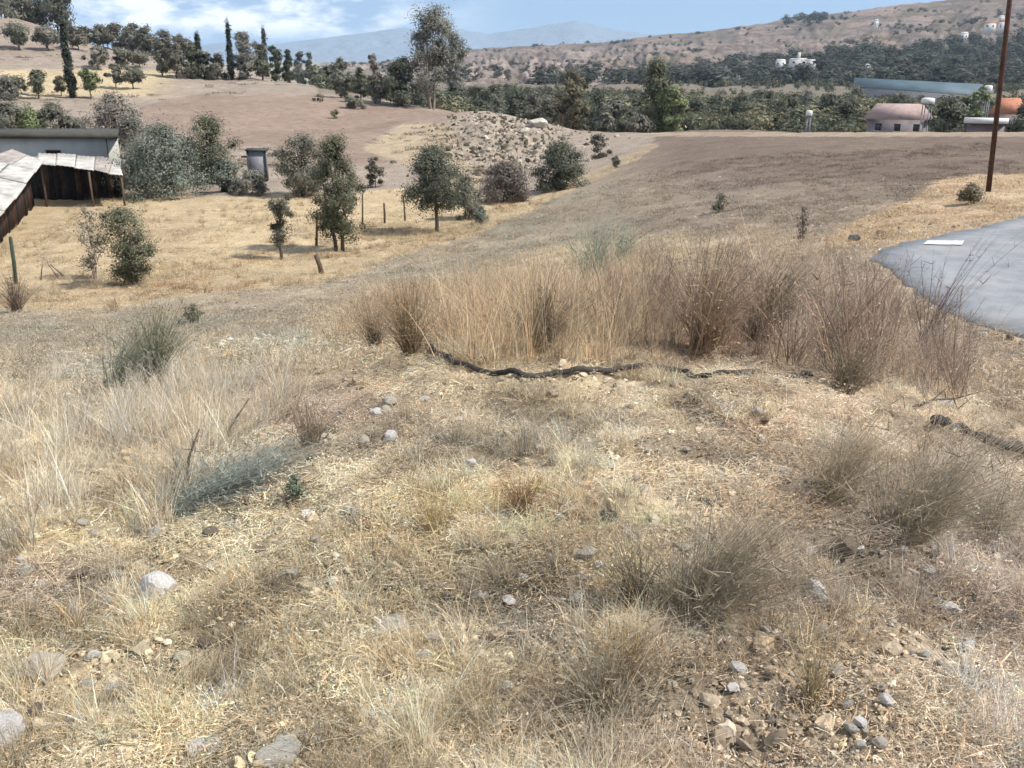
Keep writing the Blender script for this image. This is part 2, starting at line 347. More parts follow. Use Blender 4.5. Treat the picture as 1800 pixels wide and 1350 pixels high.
def groundcol(x, y, z):
    px, py = proj(x, y, z); r = np.hypot(x, y)
    c = np.broadcast_to(C_STRAW, (*np.shape(x), 3)).copy()
    c = blend(c, sst(900, 1500, px + 0.3 * (py - 900)), C_MAUVE)
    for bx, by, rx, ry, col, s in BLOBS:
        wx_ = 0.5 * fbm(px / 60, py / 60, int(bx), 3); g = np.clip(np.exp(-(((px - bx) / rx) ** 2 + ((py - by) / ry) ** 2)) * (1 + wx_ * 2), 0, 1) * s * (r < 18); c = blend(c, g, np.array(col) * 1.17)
    nr_ = (r < 14)[..., None] if np.ndim(r) else (r < 14)
    m_ = 1 + np.clip(0.75 * fbm(x * 3.2, y * 3.2, 55, 4, 0.6), -0.45, 0.30); c = np.where(nr_, c * m_[..., None], c)
    wob = 25 * fbm(px / 90, py / 40, 71, 3)
    edge = np.interp(px, [-500, 0, 300, 520, 600, 700, 900, 1000, 1200, 1450, 1600, 1900], [640, 640, 612, 590, 530, 500, 470, 430, 405, 400, 380, 380])
    f = sst(14, -14, py - edge - wob) * (r > 6)
    c = blend(c, f, C_FIELD)
    c = blend(c, f * sst(0.0, 0.35, fbm(x * 0.25, y * 0.25, 81, 4)), (0.28, 0.255, 0.19))
    c = blend(c, f * sst(750, 1300, px), (0.26, 0.215, 0.165))
    c = blend(c, sst(372, 292, py + wob * 1.2 + 0.05 * (1500 - px)) * sst(1010, 1190, px + wob - (py - 240) * 0.6) * (r > 20) * (r < 130) * 0.92, C_PLOUGH)
    c = blend(c, (np.abs(py - 236) < 4.0) * (px > 1150) * (r > 60) * 0.8, (0.34, 0.28, 0.21))
    c = blend(c, soft(px, py, P_SHOULDER, 6) * (r > 12), (0.42, 0.32, 0.21))
    far = (r > 25)
    c = blend(c, soft(px, py, P_YELLOW, 5) * far * (1 - 0.5 * sst(920, 1060, px)), C_YELLOW * 1.0)
    c = blend(c, ((px < 460) & (py < 345) & far).astype(float), C_HILLL)
    c = blend(c, ((px < 1150) & (py < np.interp(px, [0, 460, 700, 930, 1040, 1150], [345, 338, 330, 350, 300, 250])) & far).astype(float), C_HILLL)
    c = blend(c, soft(px, py, P_BROWN, 5) * (r > 75), C_BROWN)
    c = blend(c, soft(px, py, P_BANK, 5) * (r > 60), (0.37, 0.30, 0.21))
    c = blend(c, sst(1.0, 0.6, np.hypot((px - 890) / 110, (py - 255) / 62)) * (r > 60) * (r < 135), C_ROCK)
    c = blend(c, sst(330, 250, px + wob * 2) * sst(116, 126, py + wob * 0.2) * sst(176, 166, py + wob * 0.2) * 0.75 * (r > 100), (0.50, 0.41, 0.25))
    c = blend(c, (px < 560) * (py < 120) * (r > 100) * (r < 400) * sst(-0.05, 0.3, fbm(x * 0.06, y * 0.06, 88, 4)) * 0.7, (0.25, 0.20, 0.165))
    c = blend(c, sst(112, 125, r) * (px > 1080), C_DARK)
    c = blend(c, sst(160, 180, r) * (px > 560), C_DARK)
    c = blend(c, sst(330, 400, r) * (px <= 560), (0.30, 0.27, 0.21))
    return c

# ------------------------------------------------------------------ terrain sheet
fa = np.linspace(-R(34), R(34), 300)
oa = np.concatenate([np.linspace(R(34), R(60), 16)[1:], np.linspace(R(60), R(180), 26)[1:]])
AZ = np.concatenate([-oa[::-1], fa, oa])
LR = np.concatenate([np.linspace(math.log(0.3), math.log(1.3), 14)[:-1], np.linspace(math.log(1.3), math.log(420), 640), np.linspace(math.log(420), math.log(1800), 40)[1:], np.log([3000, 5500, 8300])])
aa, ll = np.meshgrid(AZ, LR)
rr = np.exp(ll); X = rr * np.sin(aa); Y = rr * np.cos(aa)
Z = H(X.ravel(), Y.ravel()).reshape(X.shape)
tcol = groundcol(X, Y, Z)
nr, na = X.shape
idx = np.arange(nr * na).reshape(nr, na)
Q = np.stack([idx[:-1, :-1], idx[:-1, 1:], idx[1:, 1:], idx[1:, :-1]], -1).reshape(-1, 4)
ring0 = 0
V = np.stack([X, Y, Z], -1).reshape(-1, 3)
Q = Q[:, [0, 1, 2, 3]]
me = qmesh('ground', V, Q, [M_GROUND], tcol.reshape(-1, 3), True)
link('ground', me)['kind'] = 'structure'
mb = MB(); k = 24; cv_ = [(0.31 * math.sin(2 * math.pi * i / k), 0.31 * math.cos(2 * math.pi * i / k), -0.01) for i in range(k)]
mb.add([(0, 0, 0)] + cv_, [(0, 1 + i, 1 + (i + 1) % k, 1 + (i + 2) % k) for i in range(0, k, 2)][:], tuple(C_STRAW))
mb.build('ground', M_GROUND)['kind'] = 'structure'

# ------------------------------------------------------------------ far hills
def skyline_hill(pxs, pys, basepy, r0, r1, ncol, nrow, colf, seed, name='hills', amp=1.0):
    a0, _ = azel(pxs[0], 90); a1, _ = azel(pxs[-1], 90)
    sa = np.array([azel(p, q)[0] for p, q in zip(pxs, pys)]); st = np.array([azel(p, q)[1] for p, q in zip(pxs, pys)])
    az = np.linspace(a0, a1, ncol); tt = np.concatenate([np.linspace(0, 1, nrow), [1.1, 1.3]])
    A_, T_ = np.meshgrid(az, tt)
    ts = np.interp(A_, sa, st); tb = azel(900, basepy)[1]
    ro = r0 + (r1 - r0) * T_
    elev = tb + (ts - tb) * np.clip(T_, 0, 1) ** 0.85
    X_, Y_ = ro * np.sin(A_), ro * np.cos(A_)
    z_ = EYE + ro * elev
    sc = r1 / 14.0
    n1 = fbm(X_ / sc, Y_ / sc / 1.5, seed, 6, 0.55); wv = A_ + 0.03 * fbm(A_ * 14, T_ * 3, seed + 2, 3); gull = -np.abs(fbm(wv * 60, T_ * 3.5, seed + 5, 5, 0.62)) * (0.5 + 1.2 * np.abs(fbm(A_ * 9, T_ * 2, seed + 7, 2))) + 0.12
    env = np.sin(np.clip(T_, 0, 1) * math.pi) ** 0.6
    z_ = z_ + env * amp * (r1 * 0.009 * n1 + r1 * (0.009 + 0.009 * sst(0.16, 0.02, A_)) * gull) + (T_ > 0.9) * r1 * 0.0009 * fbm(A_ * 150, T_ * 0, seed + 9, 4)
    z_ = np.where(T_ > 1, z_ - (T_ - 1) * r1 * 0.25, z_)
    px_, py_ = proj(X_, Y_, z_)
    c_ = colf(px_, py_, X_, Y_, gull, n1)
    m_, n_ = X_.shape; ix = np.arange(m_ * n_).reshape(m_, n_)
    Qh = np.stack([ix[:-1, :-1], ix[:-1, 1:], ix[1:, 1:], ix[1:, :-1]], -1).reshape(-1, 4)
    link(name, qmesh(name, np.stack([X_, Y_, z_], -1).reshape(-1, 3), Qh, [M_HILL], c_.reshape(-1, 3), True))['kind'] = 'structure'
    return az, tt, X_, Y_, z_
def hillcol(px, py, x, y, g, n1):
    c = np.broadcast_to(np.array([0.235, 0.19, 0.165]), (*px.shape, 3)).copy()
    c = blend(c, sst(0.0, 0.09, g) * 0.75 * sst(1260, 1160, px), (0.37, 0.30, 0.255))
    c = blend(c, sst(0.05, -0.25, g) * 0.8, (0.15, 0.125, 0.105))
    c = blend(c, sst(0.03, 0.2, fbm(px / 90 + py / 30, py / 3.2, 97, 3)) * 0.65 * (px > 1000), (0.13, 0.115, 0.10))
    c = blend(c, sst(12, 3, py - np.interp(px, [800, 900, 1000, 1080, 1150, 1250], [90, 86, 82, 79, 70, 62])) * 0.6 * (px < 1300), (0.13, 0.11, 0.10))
    c = blend(c, sst(0.0, 0.3, fbm(x / 60, y / 60, 91, 5)) * 0.8, (0.15, 0.13, 0.09))
    c = blend(c, sst(0.1, 0.35, fbm(px / 60, py / 6, 95, 4)) * 0.6, (0.29, 0.215, 0.175))
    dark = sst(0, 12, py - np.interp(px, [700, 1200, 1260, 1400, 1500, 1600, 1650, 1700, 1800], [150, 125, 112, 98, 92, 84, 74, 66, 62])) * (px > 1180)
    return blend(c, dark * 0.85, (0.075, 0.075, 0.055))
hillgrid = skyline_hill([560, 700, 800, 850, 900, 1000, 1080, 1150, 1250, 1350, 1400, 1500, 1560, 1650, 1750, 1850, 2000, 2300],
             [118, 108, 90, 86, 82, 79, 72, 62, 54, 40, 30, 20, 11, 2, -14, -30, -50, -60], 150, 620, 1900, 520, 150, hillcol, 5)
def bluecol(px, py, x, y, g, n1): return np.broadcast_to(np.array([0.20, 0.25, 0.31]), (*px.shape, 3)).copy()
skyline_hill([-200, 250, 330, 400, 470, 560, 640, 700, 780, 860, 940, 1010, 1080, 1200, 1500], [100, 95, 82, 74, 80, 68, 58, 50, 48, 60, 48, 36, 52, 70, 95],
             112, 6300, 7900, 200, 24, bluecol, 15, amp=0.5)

# ------------------------------------------------------------------ road
def densify(poly, k=12):
    P_ = np.array(poly); m = len(P_); o = []
    for i in range(m - 1):
        p0, p1, p2, p3 = P_[max(i - 1, 0)], P_[i], P_[i + 1], P_[min(i + 2, m - 1)]
        for j in range(k):
            t = j / k; o.append(0.5 * ((2 * p1) + (-p0 + p2) * t + (2 * p0 - 5 * p1 + 4 * p2 - p3) * t * t + (-p0 + 3 * p1 - 3 * p2 + p3) * t ** 3))
    o.append(P_[-1]); return np.array(o)
m, t, b = newmat('worn_asphalt', 0.62, 0.35); v = objco(t)
c = ramp(t, noise(t, 0.5, 6, 0.6, v), [(0.3, (0.20, 0.212, 0.23)), (0.7, (0.25, 0.262, 0.28))])
c = mulc(t, c, ramp(t, noise(t, 2.2, 8, 0.7, v), [(0.35, (0.82, 0.81, 0.8)), (0.6, (1.12, 1.11, 1.08))]))

c = mulc(t, c, ramp(t, noise(t, 0.35, 3, 0.5, v), [(0.42, (1, 1, 1)), (0.7, (1.18, 1.12, 1.02))]))
c = mulc(t, c, ramp(t, noise(t, 90, 4, 0.7, v), [(0.3, (0.8, 0.8, 0.8)), (0.7, (1.2, 1.2, 1.2))])); t.links.new(c, b.inputs['Base Color'])
bump(t, b, noise(t, 160, 3, 0.6, v), 0.4, 0.006); M_ROAD = m
edge = densify(road_poly)
edge = edge + 0.2 * np.stack([fbm(edge[:, 0] * 2.3, edge[:, 1] * 2.3, 4, 4, .7), fbm(edge[:, 0] * 2.3, edge[:, 1] * 2.3, 8, 4, .7)], 1)
order = np.argsort(edge[:, 1]); ey, ex = edge[order, 1], edge[order, 0]
rows = np.linspace(ey[0], ey[-1], 150); lx = np.interp(rows, ey, ex) + 0.10 * fbm(rows * 2.5, rows * 0, 8, 4, 0.7)
VV, QQ = [], []; steps = 12
for x0, y0 in zip(lx, rows):
    for s_ in range(steps):
        x_ = x0 + (40.0 - x0) * (s_ / (steps - 1)) ** 1.6; VV.append((x_, y0, ROAD_Z + 0.006 * math.sin(x_ * 0.7 + y0 * 0.5)))
for i in range(len(rows) - 1):
    for s_ in range(steps - 1): QQ.append((i * steps + s_, i * steps + s_ + 1, (i + 1) * steps + s_ + 1, (i + 1) * steps + s_))
nb = len(VV)
for x0, y0 in zip(lx, rows): VV.append((x0 - 0.03, y0, ROAD_Z - 0.12))
for i in range(len(rows) - 1): QQ.append((i * steps, (i + 1) * steps, nb + i + 1, nb + i))
link('road', qmesh('road', VV, QQ, [M_ROAD]))['kind'] = 'structure'
M_PAINT = simple('worn_white_paint', (0.55, 0.55, 0.54), 0.6, 0.12, 12)
pa = [onplane(a, b_, ROAD_Z + 0.02) for a, b_ in ((1622, 429), (1692, 430), (1696, 423), (1630, 422))]
mb = MB(); vs_ = []
for i in range(9):
    t_ = i / 8
    l0 = np.array(pa[0]) * (1 - t_) + np.array(pa[1]) * t_; l1 = np.array(pa[3]) * (1 - t_) + np.array(pa[2]) * t_
    vs_ += [(l0[0], l0[1] + random.uniform(-.03, .03), ROAD_Z + 0.022), (l1[0], l1[1] + random.uniform(-.03, .03), ROAD_Z + 0.022)]
mb.add(vs_, [(2 * i, 2 * i + 2, 2 * i + 3, 2 * i + 1) for i in range(8)])
mb.build('road_marking', M_PAINT)['kind'] = 'structure'
# far road and dirt tracks beyond the crest
def ribbon(name, pts, w, mat, dz=0.5):
    P_ = densify(pts, 8); o_ = MB(); vs = []
    for i, p in enumerate(P_):
        d = P_[min(i + 1, len(P_) - 1)] - P_[max(i - 1, 0)]; d = d / np.linalg.norm(d); nrm = np.array([-d[1], d[0]])
        zc = float(H(p[0], p[1])[0])
        for s_ in (-1, 1): q = p + nrm * s_ * w / 2; vs.append((q[0], q[1], zc + dz))
    o_.add(vs, [(2 * i, 2 * i + 1, 2 * i + 3, 2 * i + 2) for i in range(len(P_) - 1)])
    o_.build(name, mat)['kind'] = 'structure'
def pr(px, r): a = float(azel(px, 160)[0]); return (r * math.sin(a), r * math.cos(a))

# ------------------------------------------------------------------ trees
M_BARK = simple('bark', (0.11, 0.085, 0.065), 0.95, 0.4, 9, 0.1, 0.6)
M_BARKPALE = simple('pale_bark', (0.26, 0.21, 0.17), 0.95, 0.35, 5, 0.1, 0.5)
LEAF = {}
def leafmat(key, c):
    if key not in LEAF: LEAF[key] = attrmat(key + '_leaves', c, trans=0.22, rough=0.6, spec=0.3)
    return LEAF[key]
KINDS = {'olive': (0.148, 0.145, 0.105), 'dark': (0.09, 0.096, 0.065), 'green': (0.118, 0.122, 0.072), 'bright': (0.16, 0.19, 0.085), 'grey': (0.175, 0.17, 0.135),
         'brown': (0.15, 0.135, 0.10), 'rust': (0.165, 0.145, 0.09), 'teal': (0.165, 0.185, 0.145), 'cypress': (0.055, 0.065, 0.045), 'bare': (0.22, 0.195, 0.16), 'purple': (0.125, 0.105, 0.085)}
SHAPE = {'round': lambda t: math.sqrt(max(0, 1 - (2 * t - 0.9) ** 2 / 1.25)), 'dome': lambda t: math.sqrt(max(0.02, 1 - t ** 2.2)),
         'cone': lambda t: (1 - t) ** 0.75 * (0.75 + 0.25 * min(1, t * 8)) + 0.05, 'cypress': lambda t: (min(1, 0.55 + t * 3) * (1 - t ** 2.2) * 0.8 + 0.05),
         'vase': lambda t: (0.35 + 0.9 * t) * math.sqrt(max(0.02, 1 - t ** 4)), 'tall': lambda t: math.sqrt(max(0.02, 1 - (1.6 * t - 0.62) ** 2)) * 0.9 + 0.08}
def leaves(cents, rad, size, rng, flat=0.6, tint=1.0, axis=None):
    """small folded leaf faces spread round clump centres"""
    n_ = len(cents)
    p = cents + rng.normal(size=(n_, 3)) * np.asarray(rad)[:, None] * np.array([1, 1, flat + 0.2])
    if axis is None: nn = rng.normal(size=(n_, 3))
    else:                                          # leaves mostly face out of their spray and out of the crown
        nn = p - np.array([0, 0, axis]); nn /= np.linalg.norm(nn, axis=1)[:, None] + 1e-6
        n2 = p - cents; n2 /= np.linalg.norm(n2, axis=1)[:, None] + 1e-6; nn = nn + 0.7 * n2 + rng.normal(0, 0.38, (n_, 3)) + np.array([0, 0, 0.25])
    a = np.cross(nn, rng.normal(size=(n_, 3))); a /= np.linalg.norm(a, axis=1)[:, None]
    b_ = np.cross(nn, a); b_ /= np.linalg.norm(b_, axis=1)[:, None]
    s = size * rng.uniform(0.6, 1.5, n_)[:, None]
    Vv = np.stack([p - a * s, p - b_ * s * 0.45, p + a * s, p + b_ * s * 0.45], 1)
    tt = tint * rng.uniform(0.55, 1.45, n_)
    return Vv.reshape(-1, 3), np.arange(4 * n_).reshape(-1, 4), np.repeat(tt, 4)
def make_tree(loc, Hh, Ww, shape, kind, label, cat='tree', name='tree', group=None, th=0.15, ncl=60, nl=3200, leaf=None, seed=1, pale=False, lean=0.0, holes=0.0, stems=1):
    rng = np.random.default_rng(seed); root = empty(name, loc, label, cat, group, rng.uniform(0, 6.28))
    f = SHAPE[shape]; leaf = leaf or Ww * 0.03; nl = int(nl * (3.3 if name != 'shrub' or Hh > 1.2 else 1.5)); leaf *= 0.62
    cc = []
    while len(cc) < ncl:
        t_ = rng.uniform() ** 0.9; an = rng.uniform(0, 6.283); q = math.sqrt(rng.uniform(0.08, 1))
        wob = 1 + 0.32 * math.sin(an * 3 + t_ * 7 + seed) + 0.18 * math.sin(an * 5 - t_ * 11 + seed * 2)
        wob = 1 if shape == 'cypress' else wob; rr_ = f(t_) * Ww / 2 * q * wob * 0.86
        zz_ = Hh * (th + (0.97 - th) * t_)
        cc.append((rr_ * math.cos(an) + lean * zz_, rr_ * math.sin(an), zz_))
    cc = np.array(cc)
    crad = Ww * rng.uniform(0.045, 0.11, ncl) * (1.5 if shape == 'cypress' else 1)
    wt = rng.uniform(0.3, 1.0, ncl); wt /= wt.sum()
    pick = rng.choice(ncl, nl, p=wt); tcl = rng.uniform(0.7, 1.3, ncl)[pick]
    Vv, Qq, Tt = leaves(cc[pick], crad[pick], leaf, rng, 2.6 if shape == 'cypress' else 0.6, axis=Hh * (th + (1 - th) * 0.35))
    Tt = Tt * np.repeat(tcl, 4)
    Vv[:, 2] = np.maximum(Vv[:, 2], 0.02)
    jit = rng.uniform(-0.1, 0.1, len(Tt) // 4); tint = np.stack([Tt * (1 + np.repeat(jit, 4)), Tt, Tt * (1 - 0.6 * np.repeat(jit, 4))], 1)
    tb = MB(); bw = max(0.03, Hh * 0.022) * (0.6 if name == 'shrub' else 1); top = Hh * (0.85 if shape in ('cone', 'cypress') else th + (1 - th) * 0.45)
    for s_ in range(stems):
        off = rng.normal(size=2) * bw * (2.0 if stems > 1 else 0)
        P_ = [(off[0] * 0.4, off[1] * 0.4, -0.15)]
        for i in range(1, 6):
            k_ = i / 5; P_.append((off[0] * (0.4 + 0.9 * k_) + lean * top * k_ + rng.normal() * bw * 0.6, off[1] * (0.4 + 0.9 * k_) + rng.normal() * bw * 0.6, top * k_))
        tb.tube(P_, [bw * (1.25 - 0.9 * i / 5) / math.sqrt(stems) for i in range(6)], 7)
    for j in rng.choice(ncl, min(ncl, 16), replace=False):
        e_ = cc[j]; k_ = min(0.9, max(0.12, e_[2] / max(top, 0.01) * 0.6)); st_ = Vector((lean * top * k_, 0, top * k_)); en = Vector(e_)
        mid = (st_ + en) / 2 + Vector((0, 0, -0.06 * Hh * rng.uniform(0, 1)))
        tb.tube([st_, mid, en], [bw * 0.42, bw * 0.26, bw * 0.08], 4)
    link('crown' if name != 'shrub' else 'foliage', qmesh('crown', Vv, Qq, [leafmat(kind, KINDS[kind])], tint), root)
    tb.build('trunk' if name != 'shrub' else 'stems', M_BARKPALE if pale else M_BARK, root)
    return root
def tree(px, pyb, pyt, wpx, shape, kind, label, r=None, **kw):
    p = at(px, pyb) if r is None else None
    if p is None:
        a = float(azel(px, pyb)[0]); x, y = r * math.sin(a), r * math.cos(a); p = Vector((x, y, float(H(x, y)[0])))
    rr_ = math.hypot(p.x, p.y); zt = EYE + rr_ * float(azel(px, pyt)[1]); dist = rr_ / max(0.2, math.cos(float(azel(px, pyb)[0])))
    kw.setdefault('seed', int(px * 7 + pyt)); kw.setdefault('nl', int(min(6500, max(500, wpx * (pyb - pyt) * 0.9))))
    kw.setdefault('ncl', int(min(90, max(18, wpx * 0.9)))); 
    Hh = max(0.3, zt - p.z); Ww = wpx * rr_ / F * 1.03
    kw.setdefault('leaf', max(3.0 * rr_ / F, 0.05))
    return make_tree(p, Hh, Ww, shape, kind, label, **kw)

# valley floor
tree(768, 408, 262, 112, 'round', 'dark', 'dark green round topped tree with a thin bare trunk in the yellow grass', th=0.3, ncl=75, nl=5200)
tree(597, 442, 236, 88, 'tall', 'green', 'tall narrow tree with wispy pointed top and a black double trunk in the yellow grass', th=0.10, ncl=120, nl=6800, stems=2)
tree(495, 456, 335, 55, 'vase', 'olive', 'thin sparse grey-green sapling left of the tall narrow tree', th=0.2, ncl=30, nl=1500, pale=False)
tree(532, 345, 240, 86, 'round', 'olive', 'broad grey-green tree behind the tall narrow tree', th=0.08, ncl=60, nl=3600)
tree(232, 503, 366, 100, 'vase', 'green', 'upright leafy green shrub alone in the yellow grass near the left post', name='shrub', cat='shrub', th=0.05, ncl=60, nl=3400, stems=5, pale=True)
tree(168, 490, 360, 60, 'vase', 'bare', 'bare twiggy grey shrub beside the upright leafy green shrub', name='shrub', cat='shrub', th=0.05, ncl=40, nl=500, stems=5, pale=True)
tree(292, 345, 222, 130, 'dome', 'teal', 'large rounded grey-green shrub right of the white roofed shed', name='shrub', cat='shrub', th=0.0, ncl=90, nl=6000, stems=4)
tree(372, 322, 206, 82, 'round', 'green', 'tall dark shrub rising behind the large grey-green shrub', name='shrub', cat='shrub', th=0.02, ncl=60, nl=3800, stems=4)
tree(236, 325, 205, 74, 'dome', 'grey', 'dull shrub growing against the end of the grey wall', name='shrub', cat='shrub', th=0.0, ncl=40, nl=2000, stems=4)
tree(207, 250, 170, 90, 'dome', 'bare', 'leafless mauve-grey tree standing behind the long grey building', th=0.05, ncl=60, nl=2600, stems=3)
tree(400, 338, 285, 60, 'dome', 'teal', 'low pale green shrub below the blue-grey hut', name='shrub', cat='shrub', th=0.0, ncl=30, nl=1500)
tree(445, 342, 300, 55, 'dome', 'grey', 'low dusty shrub right under the blue-grey hut', name='shrub', cat='shrub', th=0.0, ncl=30, nl=1300)
tree(888, 354, 290, 90, 'dome', 'purple', 'dark purple-brown shrub below the rocky bank', name='shrub', cat='shrub', th=0.0, ncl=60, nl=3800, stems=3)
tree(818, 385, 310, 60, 'dome', 'olive', 'greyish shrub just right of the round topped tree', name='shrub', cat='shrub', th=0.0, ncl=40, nl=2200, stems=3)
tree(985, 334, 254, 96, 'dome', 'dark', 'large dark green shrub at the field edge below the rocks', name='shrub', cat='shrub', th=0.0, ncl=70, nl=4200, stems=3)
tree(846, 394, 362, 32, 'round', 'teal', 'small blue-green shrub at the edge of the yellow grass', name='shrub', cat='shrub', th=0.0, ncl=20, nl=900)
tree(1055, 278, 236, 32, 'round', 'brown', 'small mauve shrub above the large dark green shrub', name='shrub', cat='shrub', th=0.0, ncl=22, nl=900)
tree(1083, 294, 274, 18, 'round', 'olive', 'little round shrub on the crest of the field edge', name='shrub', cat='shrub', th=0.0, ncl=12, nl=400)
tree(660, 330, 275, 36, 'dome', 'brown', 'brown twiggy shrub right of the tall narrow tree', name='shrub', cat='shrub', th=0.0, ncl=20, nl=700)
tree(622, 191, 170, 36, 'dome', 'olive', 'flat dark shrub on the upper edge of the brown field', name='shrub', cat='shrub', th=0.0, ncl=14, nl=500)
tree(592, 208, 194, 18, 'dome', 'rust', 'tiny brown bush in the middle of the brown field', name='shrub', cat='shrub', th=0.0, ncl=8, nl=240)
tree(562, 178, 166, 18, 'dome', 'rust', 'tiny brown bush on the pale rim above the brown field', name='shrub', cat='shrub', th=0.0, ncl=8, nl=240)
# middle distance, left to right
tree(760, 192, 14, 96, 'tall', 'grey', 'tallest tree, a loose open crowned eucalyptus standing against the sky', th=0.14, ncl=46, nl=4200, pale=True, stems=3, name='eucalyptus_tree')
tree(793, 178, 52, 46, 'tall', 'olive', 'lower right limb-like eucalyptus leaning out of the tallest tree', th=0.3, ncl=26, nl=1600, pale=True, lean=0.06, name='eucalyptus_tree')
tree(706, 186, 102, 50, 'round', 'dark', 'bushy dark green tree at the left foot of the eucalyptus', th=0.05, ncl=34, nl=2600)
tree(600, 172, 98, 34, 'tall', 'olive', 'grey-green pointed tree on the rim of the brown field', th=0.08, ncl=26, nl=1500)
tree(634, 176, 118, 26, 'cone', 'dark', 'small dark conifer on the rim right of the pointed grey-green tree', th=0.05, ncl=20, nl=1100, name='conifer_tree')
tree(660, 182, 94, 22, 'vase', 'grey', 'thin bare stemmed tree with two tufts on top against the sky', th=0.68, ncl=8, nl=260)
tree(668, 182, 128, 44, 'round', 'brown', 'brownish bare tree left of the eucalyptus', th=0.1, ncl=24, nl=1300)
tree(127, 172, 38, 15, 'cypress', 'cypress', 'tallest slim cypress at the left, beside the sunlit terrace', th=0.04, ncl=44, nl=2600, name='cypress_tree')
tree(408, 140, 38, 11, 'cypress', 'cypress', 'slim dark cypress standing in the conifer row', th=0.03, ncl=34, nl=1300, name='cypress_tree')
tree(353, 134, 62, 11, 'cypress', 'dark', 'short slim cypress left of the conifer row', th=0.03, ncl=24, nl=900, name='cypress_tree')
tree(468, 134, 46, 10, 'cypress', 'dark', 'slim cypress tip rising behind the conifer row', th=0.03, ncl=24, nl=800, name='cypress_tree')
for i, (px, pb, pt, w, kd) in enumerate([(286, 134, 74, 34, 'olive'), (312, 138, 66, 36, 'brown'), (338, 138, 80, 32, 'green'), (360, 138, 84, 30, 'olive'), (384, 140, 96, 32, 'olive'), (432, 140, 92, 32, 'grey'),
                                         (462, 141, 74, 32, 'green'), (486, 143, 80, 26, 'dark'), (508, 145, 88, 24, 'dark'), (530, 146, 92, 22, 'olive'), (546, 148, 94, 18, 'dark')]):
    nm = ['first', 'second', 'third', 'fourth', 'fifth', 'sixth', 'seventh', 'eighth', 'ninth', 'tenth', 'eleventh'][i]
    tree(px, pb, pt, w, 'tall' if i % 2 else 'cone', kd, nm + ' tree from the left in the row above the brown field', th=0.06, ncl=24, nl=1300, group='row of trees above the brown field', name='conifer_tree')
tree(432, 128, 57, 36, 'round', 'brown', 'round brown tree crown behind the row, right of the slim cypress', th=0.3, ncl=24, nl=1200)
for i, (px, pb, pt, w, kd) in enumerate([(68, 174, 125, 28, 'green'), (160, 174, 120, 28, 'bright'), (108, 168, 135, 18, 'rust'), (204, 156, 114, 24, 'olive'), (234, 156, 110, 34, 'olive'), (30, 165, 135, 30, 'green')]):
    nm = ['small green tree on the sunlit terrace left of the tallest cypress', 'bright green sapling just right of the tallest cypress', 'rusty little tree between sapling and cypress', 'small olive tree at the right end of the terrace',
          'wide olive tree right of the terrace saplings', 'low green tree near the left edge on the terrace'][i]
    tree(px, pb, pt, w, 'round', kd, nm, th=0.28, ncl=20, nl=900, group='small trees on the terrace')
row = [(34, 88, 44, 44), (86, 88, 48, 42), (138, 88, 46, 34), (190, 84, 50, 34), (243, 84, 52, 36)]
for i, (px, pb, pt, w) in enumerate(row):
    nm = ['leftmost', 'second', 'third', 'fourth', 'fifth'][i]
    tree(px, pb, pt, w, 'round', ['olive', 'grey', 'brown', 'grey', 'olive'][i], nm + ' olive tree from the left in the upper hillside row', th=0.3, ncl=22, nl=1100, group='olive trees in the upper hillside row', name='olive_tree')
for i, (px, pb, pt, w) in enumerate([(172, 122, 84, 36), (214, 122, 86, 30), (246, 118, 88, 30)]):
    tree(px, pb, pt, w, 'round', ['grey', 'olive', 'brown'][i], ['left', 'middle', 'right'][i] + ' dusty olive tree of the three halfway down the slope', th=0.25, ncl=20, nl=900, group='olive trees halfway down the slope', name='olive_tree')
for i, (px, r, pt, w) in enumerate([(160, 300, 52, 34), (184, 300, 44, 30), (212, 295, 40, 36), (236, 290, 38, 30), (262, 285, 48, 38), (290, 270, 56, 36), (318, 262, 62, 34), (340, 255, 76, 26)]):
    nm = ['first', 'second', 'third', 'fourth', 'fifth', 'sixth', 'seventh', 'eighth'][i]
    tree(px, 100, pt, w, 'round', ['grey', 'olive', 'brown'][i % 3], nm + ' tree from the left in the dark skyline belt on the left hill', r=r, th=0.1, ncl=22, nl=1000, group='trees of the skyline belt on the left hill')
for i, (px, r, pt, w, kd) in enumerate([(10, 330, -6, 90, 'olive'), (52, 335, 10, 50, 'rust'), (100, 325, -18, 64, 'dark')]):
    tree(px, 40, pt, w, 'round', kd, ['dense olive tree at the top left corner of the picture', 'rusty tree between the two corner trees on the hilltop', 'dark spreading pine cut by the top edge above the tall cypress'][i], r=r, th=0.15, ncl=36, nl=1900)
# low growth above the long building
for i, (px, pb, pt, w, kd) in enumerate([(10, 236, 178, 60, 'olive'), (52, 236, 190, 56, 'bright'), (96, 236, 184, 54, 'olive'), (14, 175, 135, 44, 'grey'), (128, 236, 205, 40, 'grey')]):
    tree(px, pb, pt, w, 'dome', kd, ['grey-green shrub at the left edge above the building roof', 'yellowish green shrub above the middle of the building roof', 'olive shrub above the right half of the building roof', 'ashen shrub at the left edge of the terrace', 'small grey shrub left of the leafless mauve tree'][i], name='shrub', cat='shrub', th=0.0, ncl=30, nl=1500)
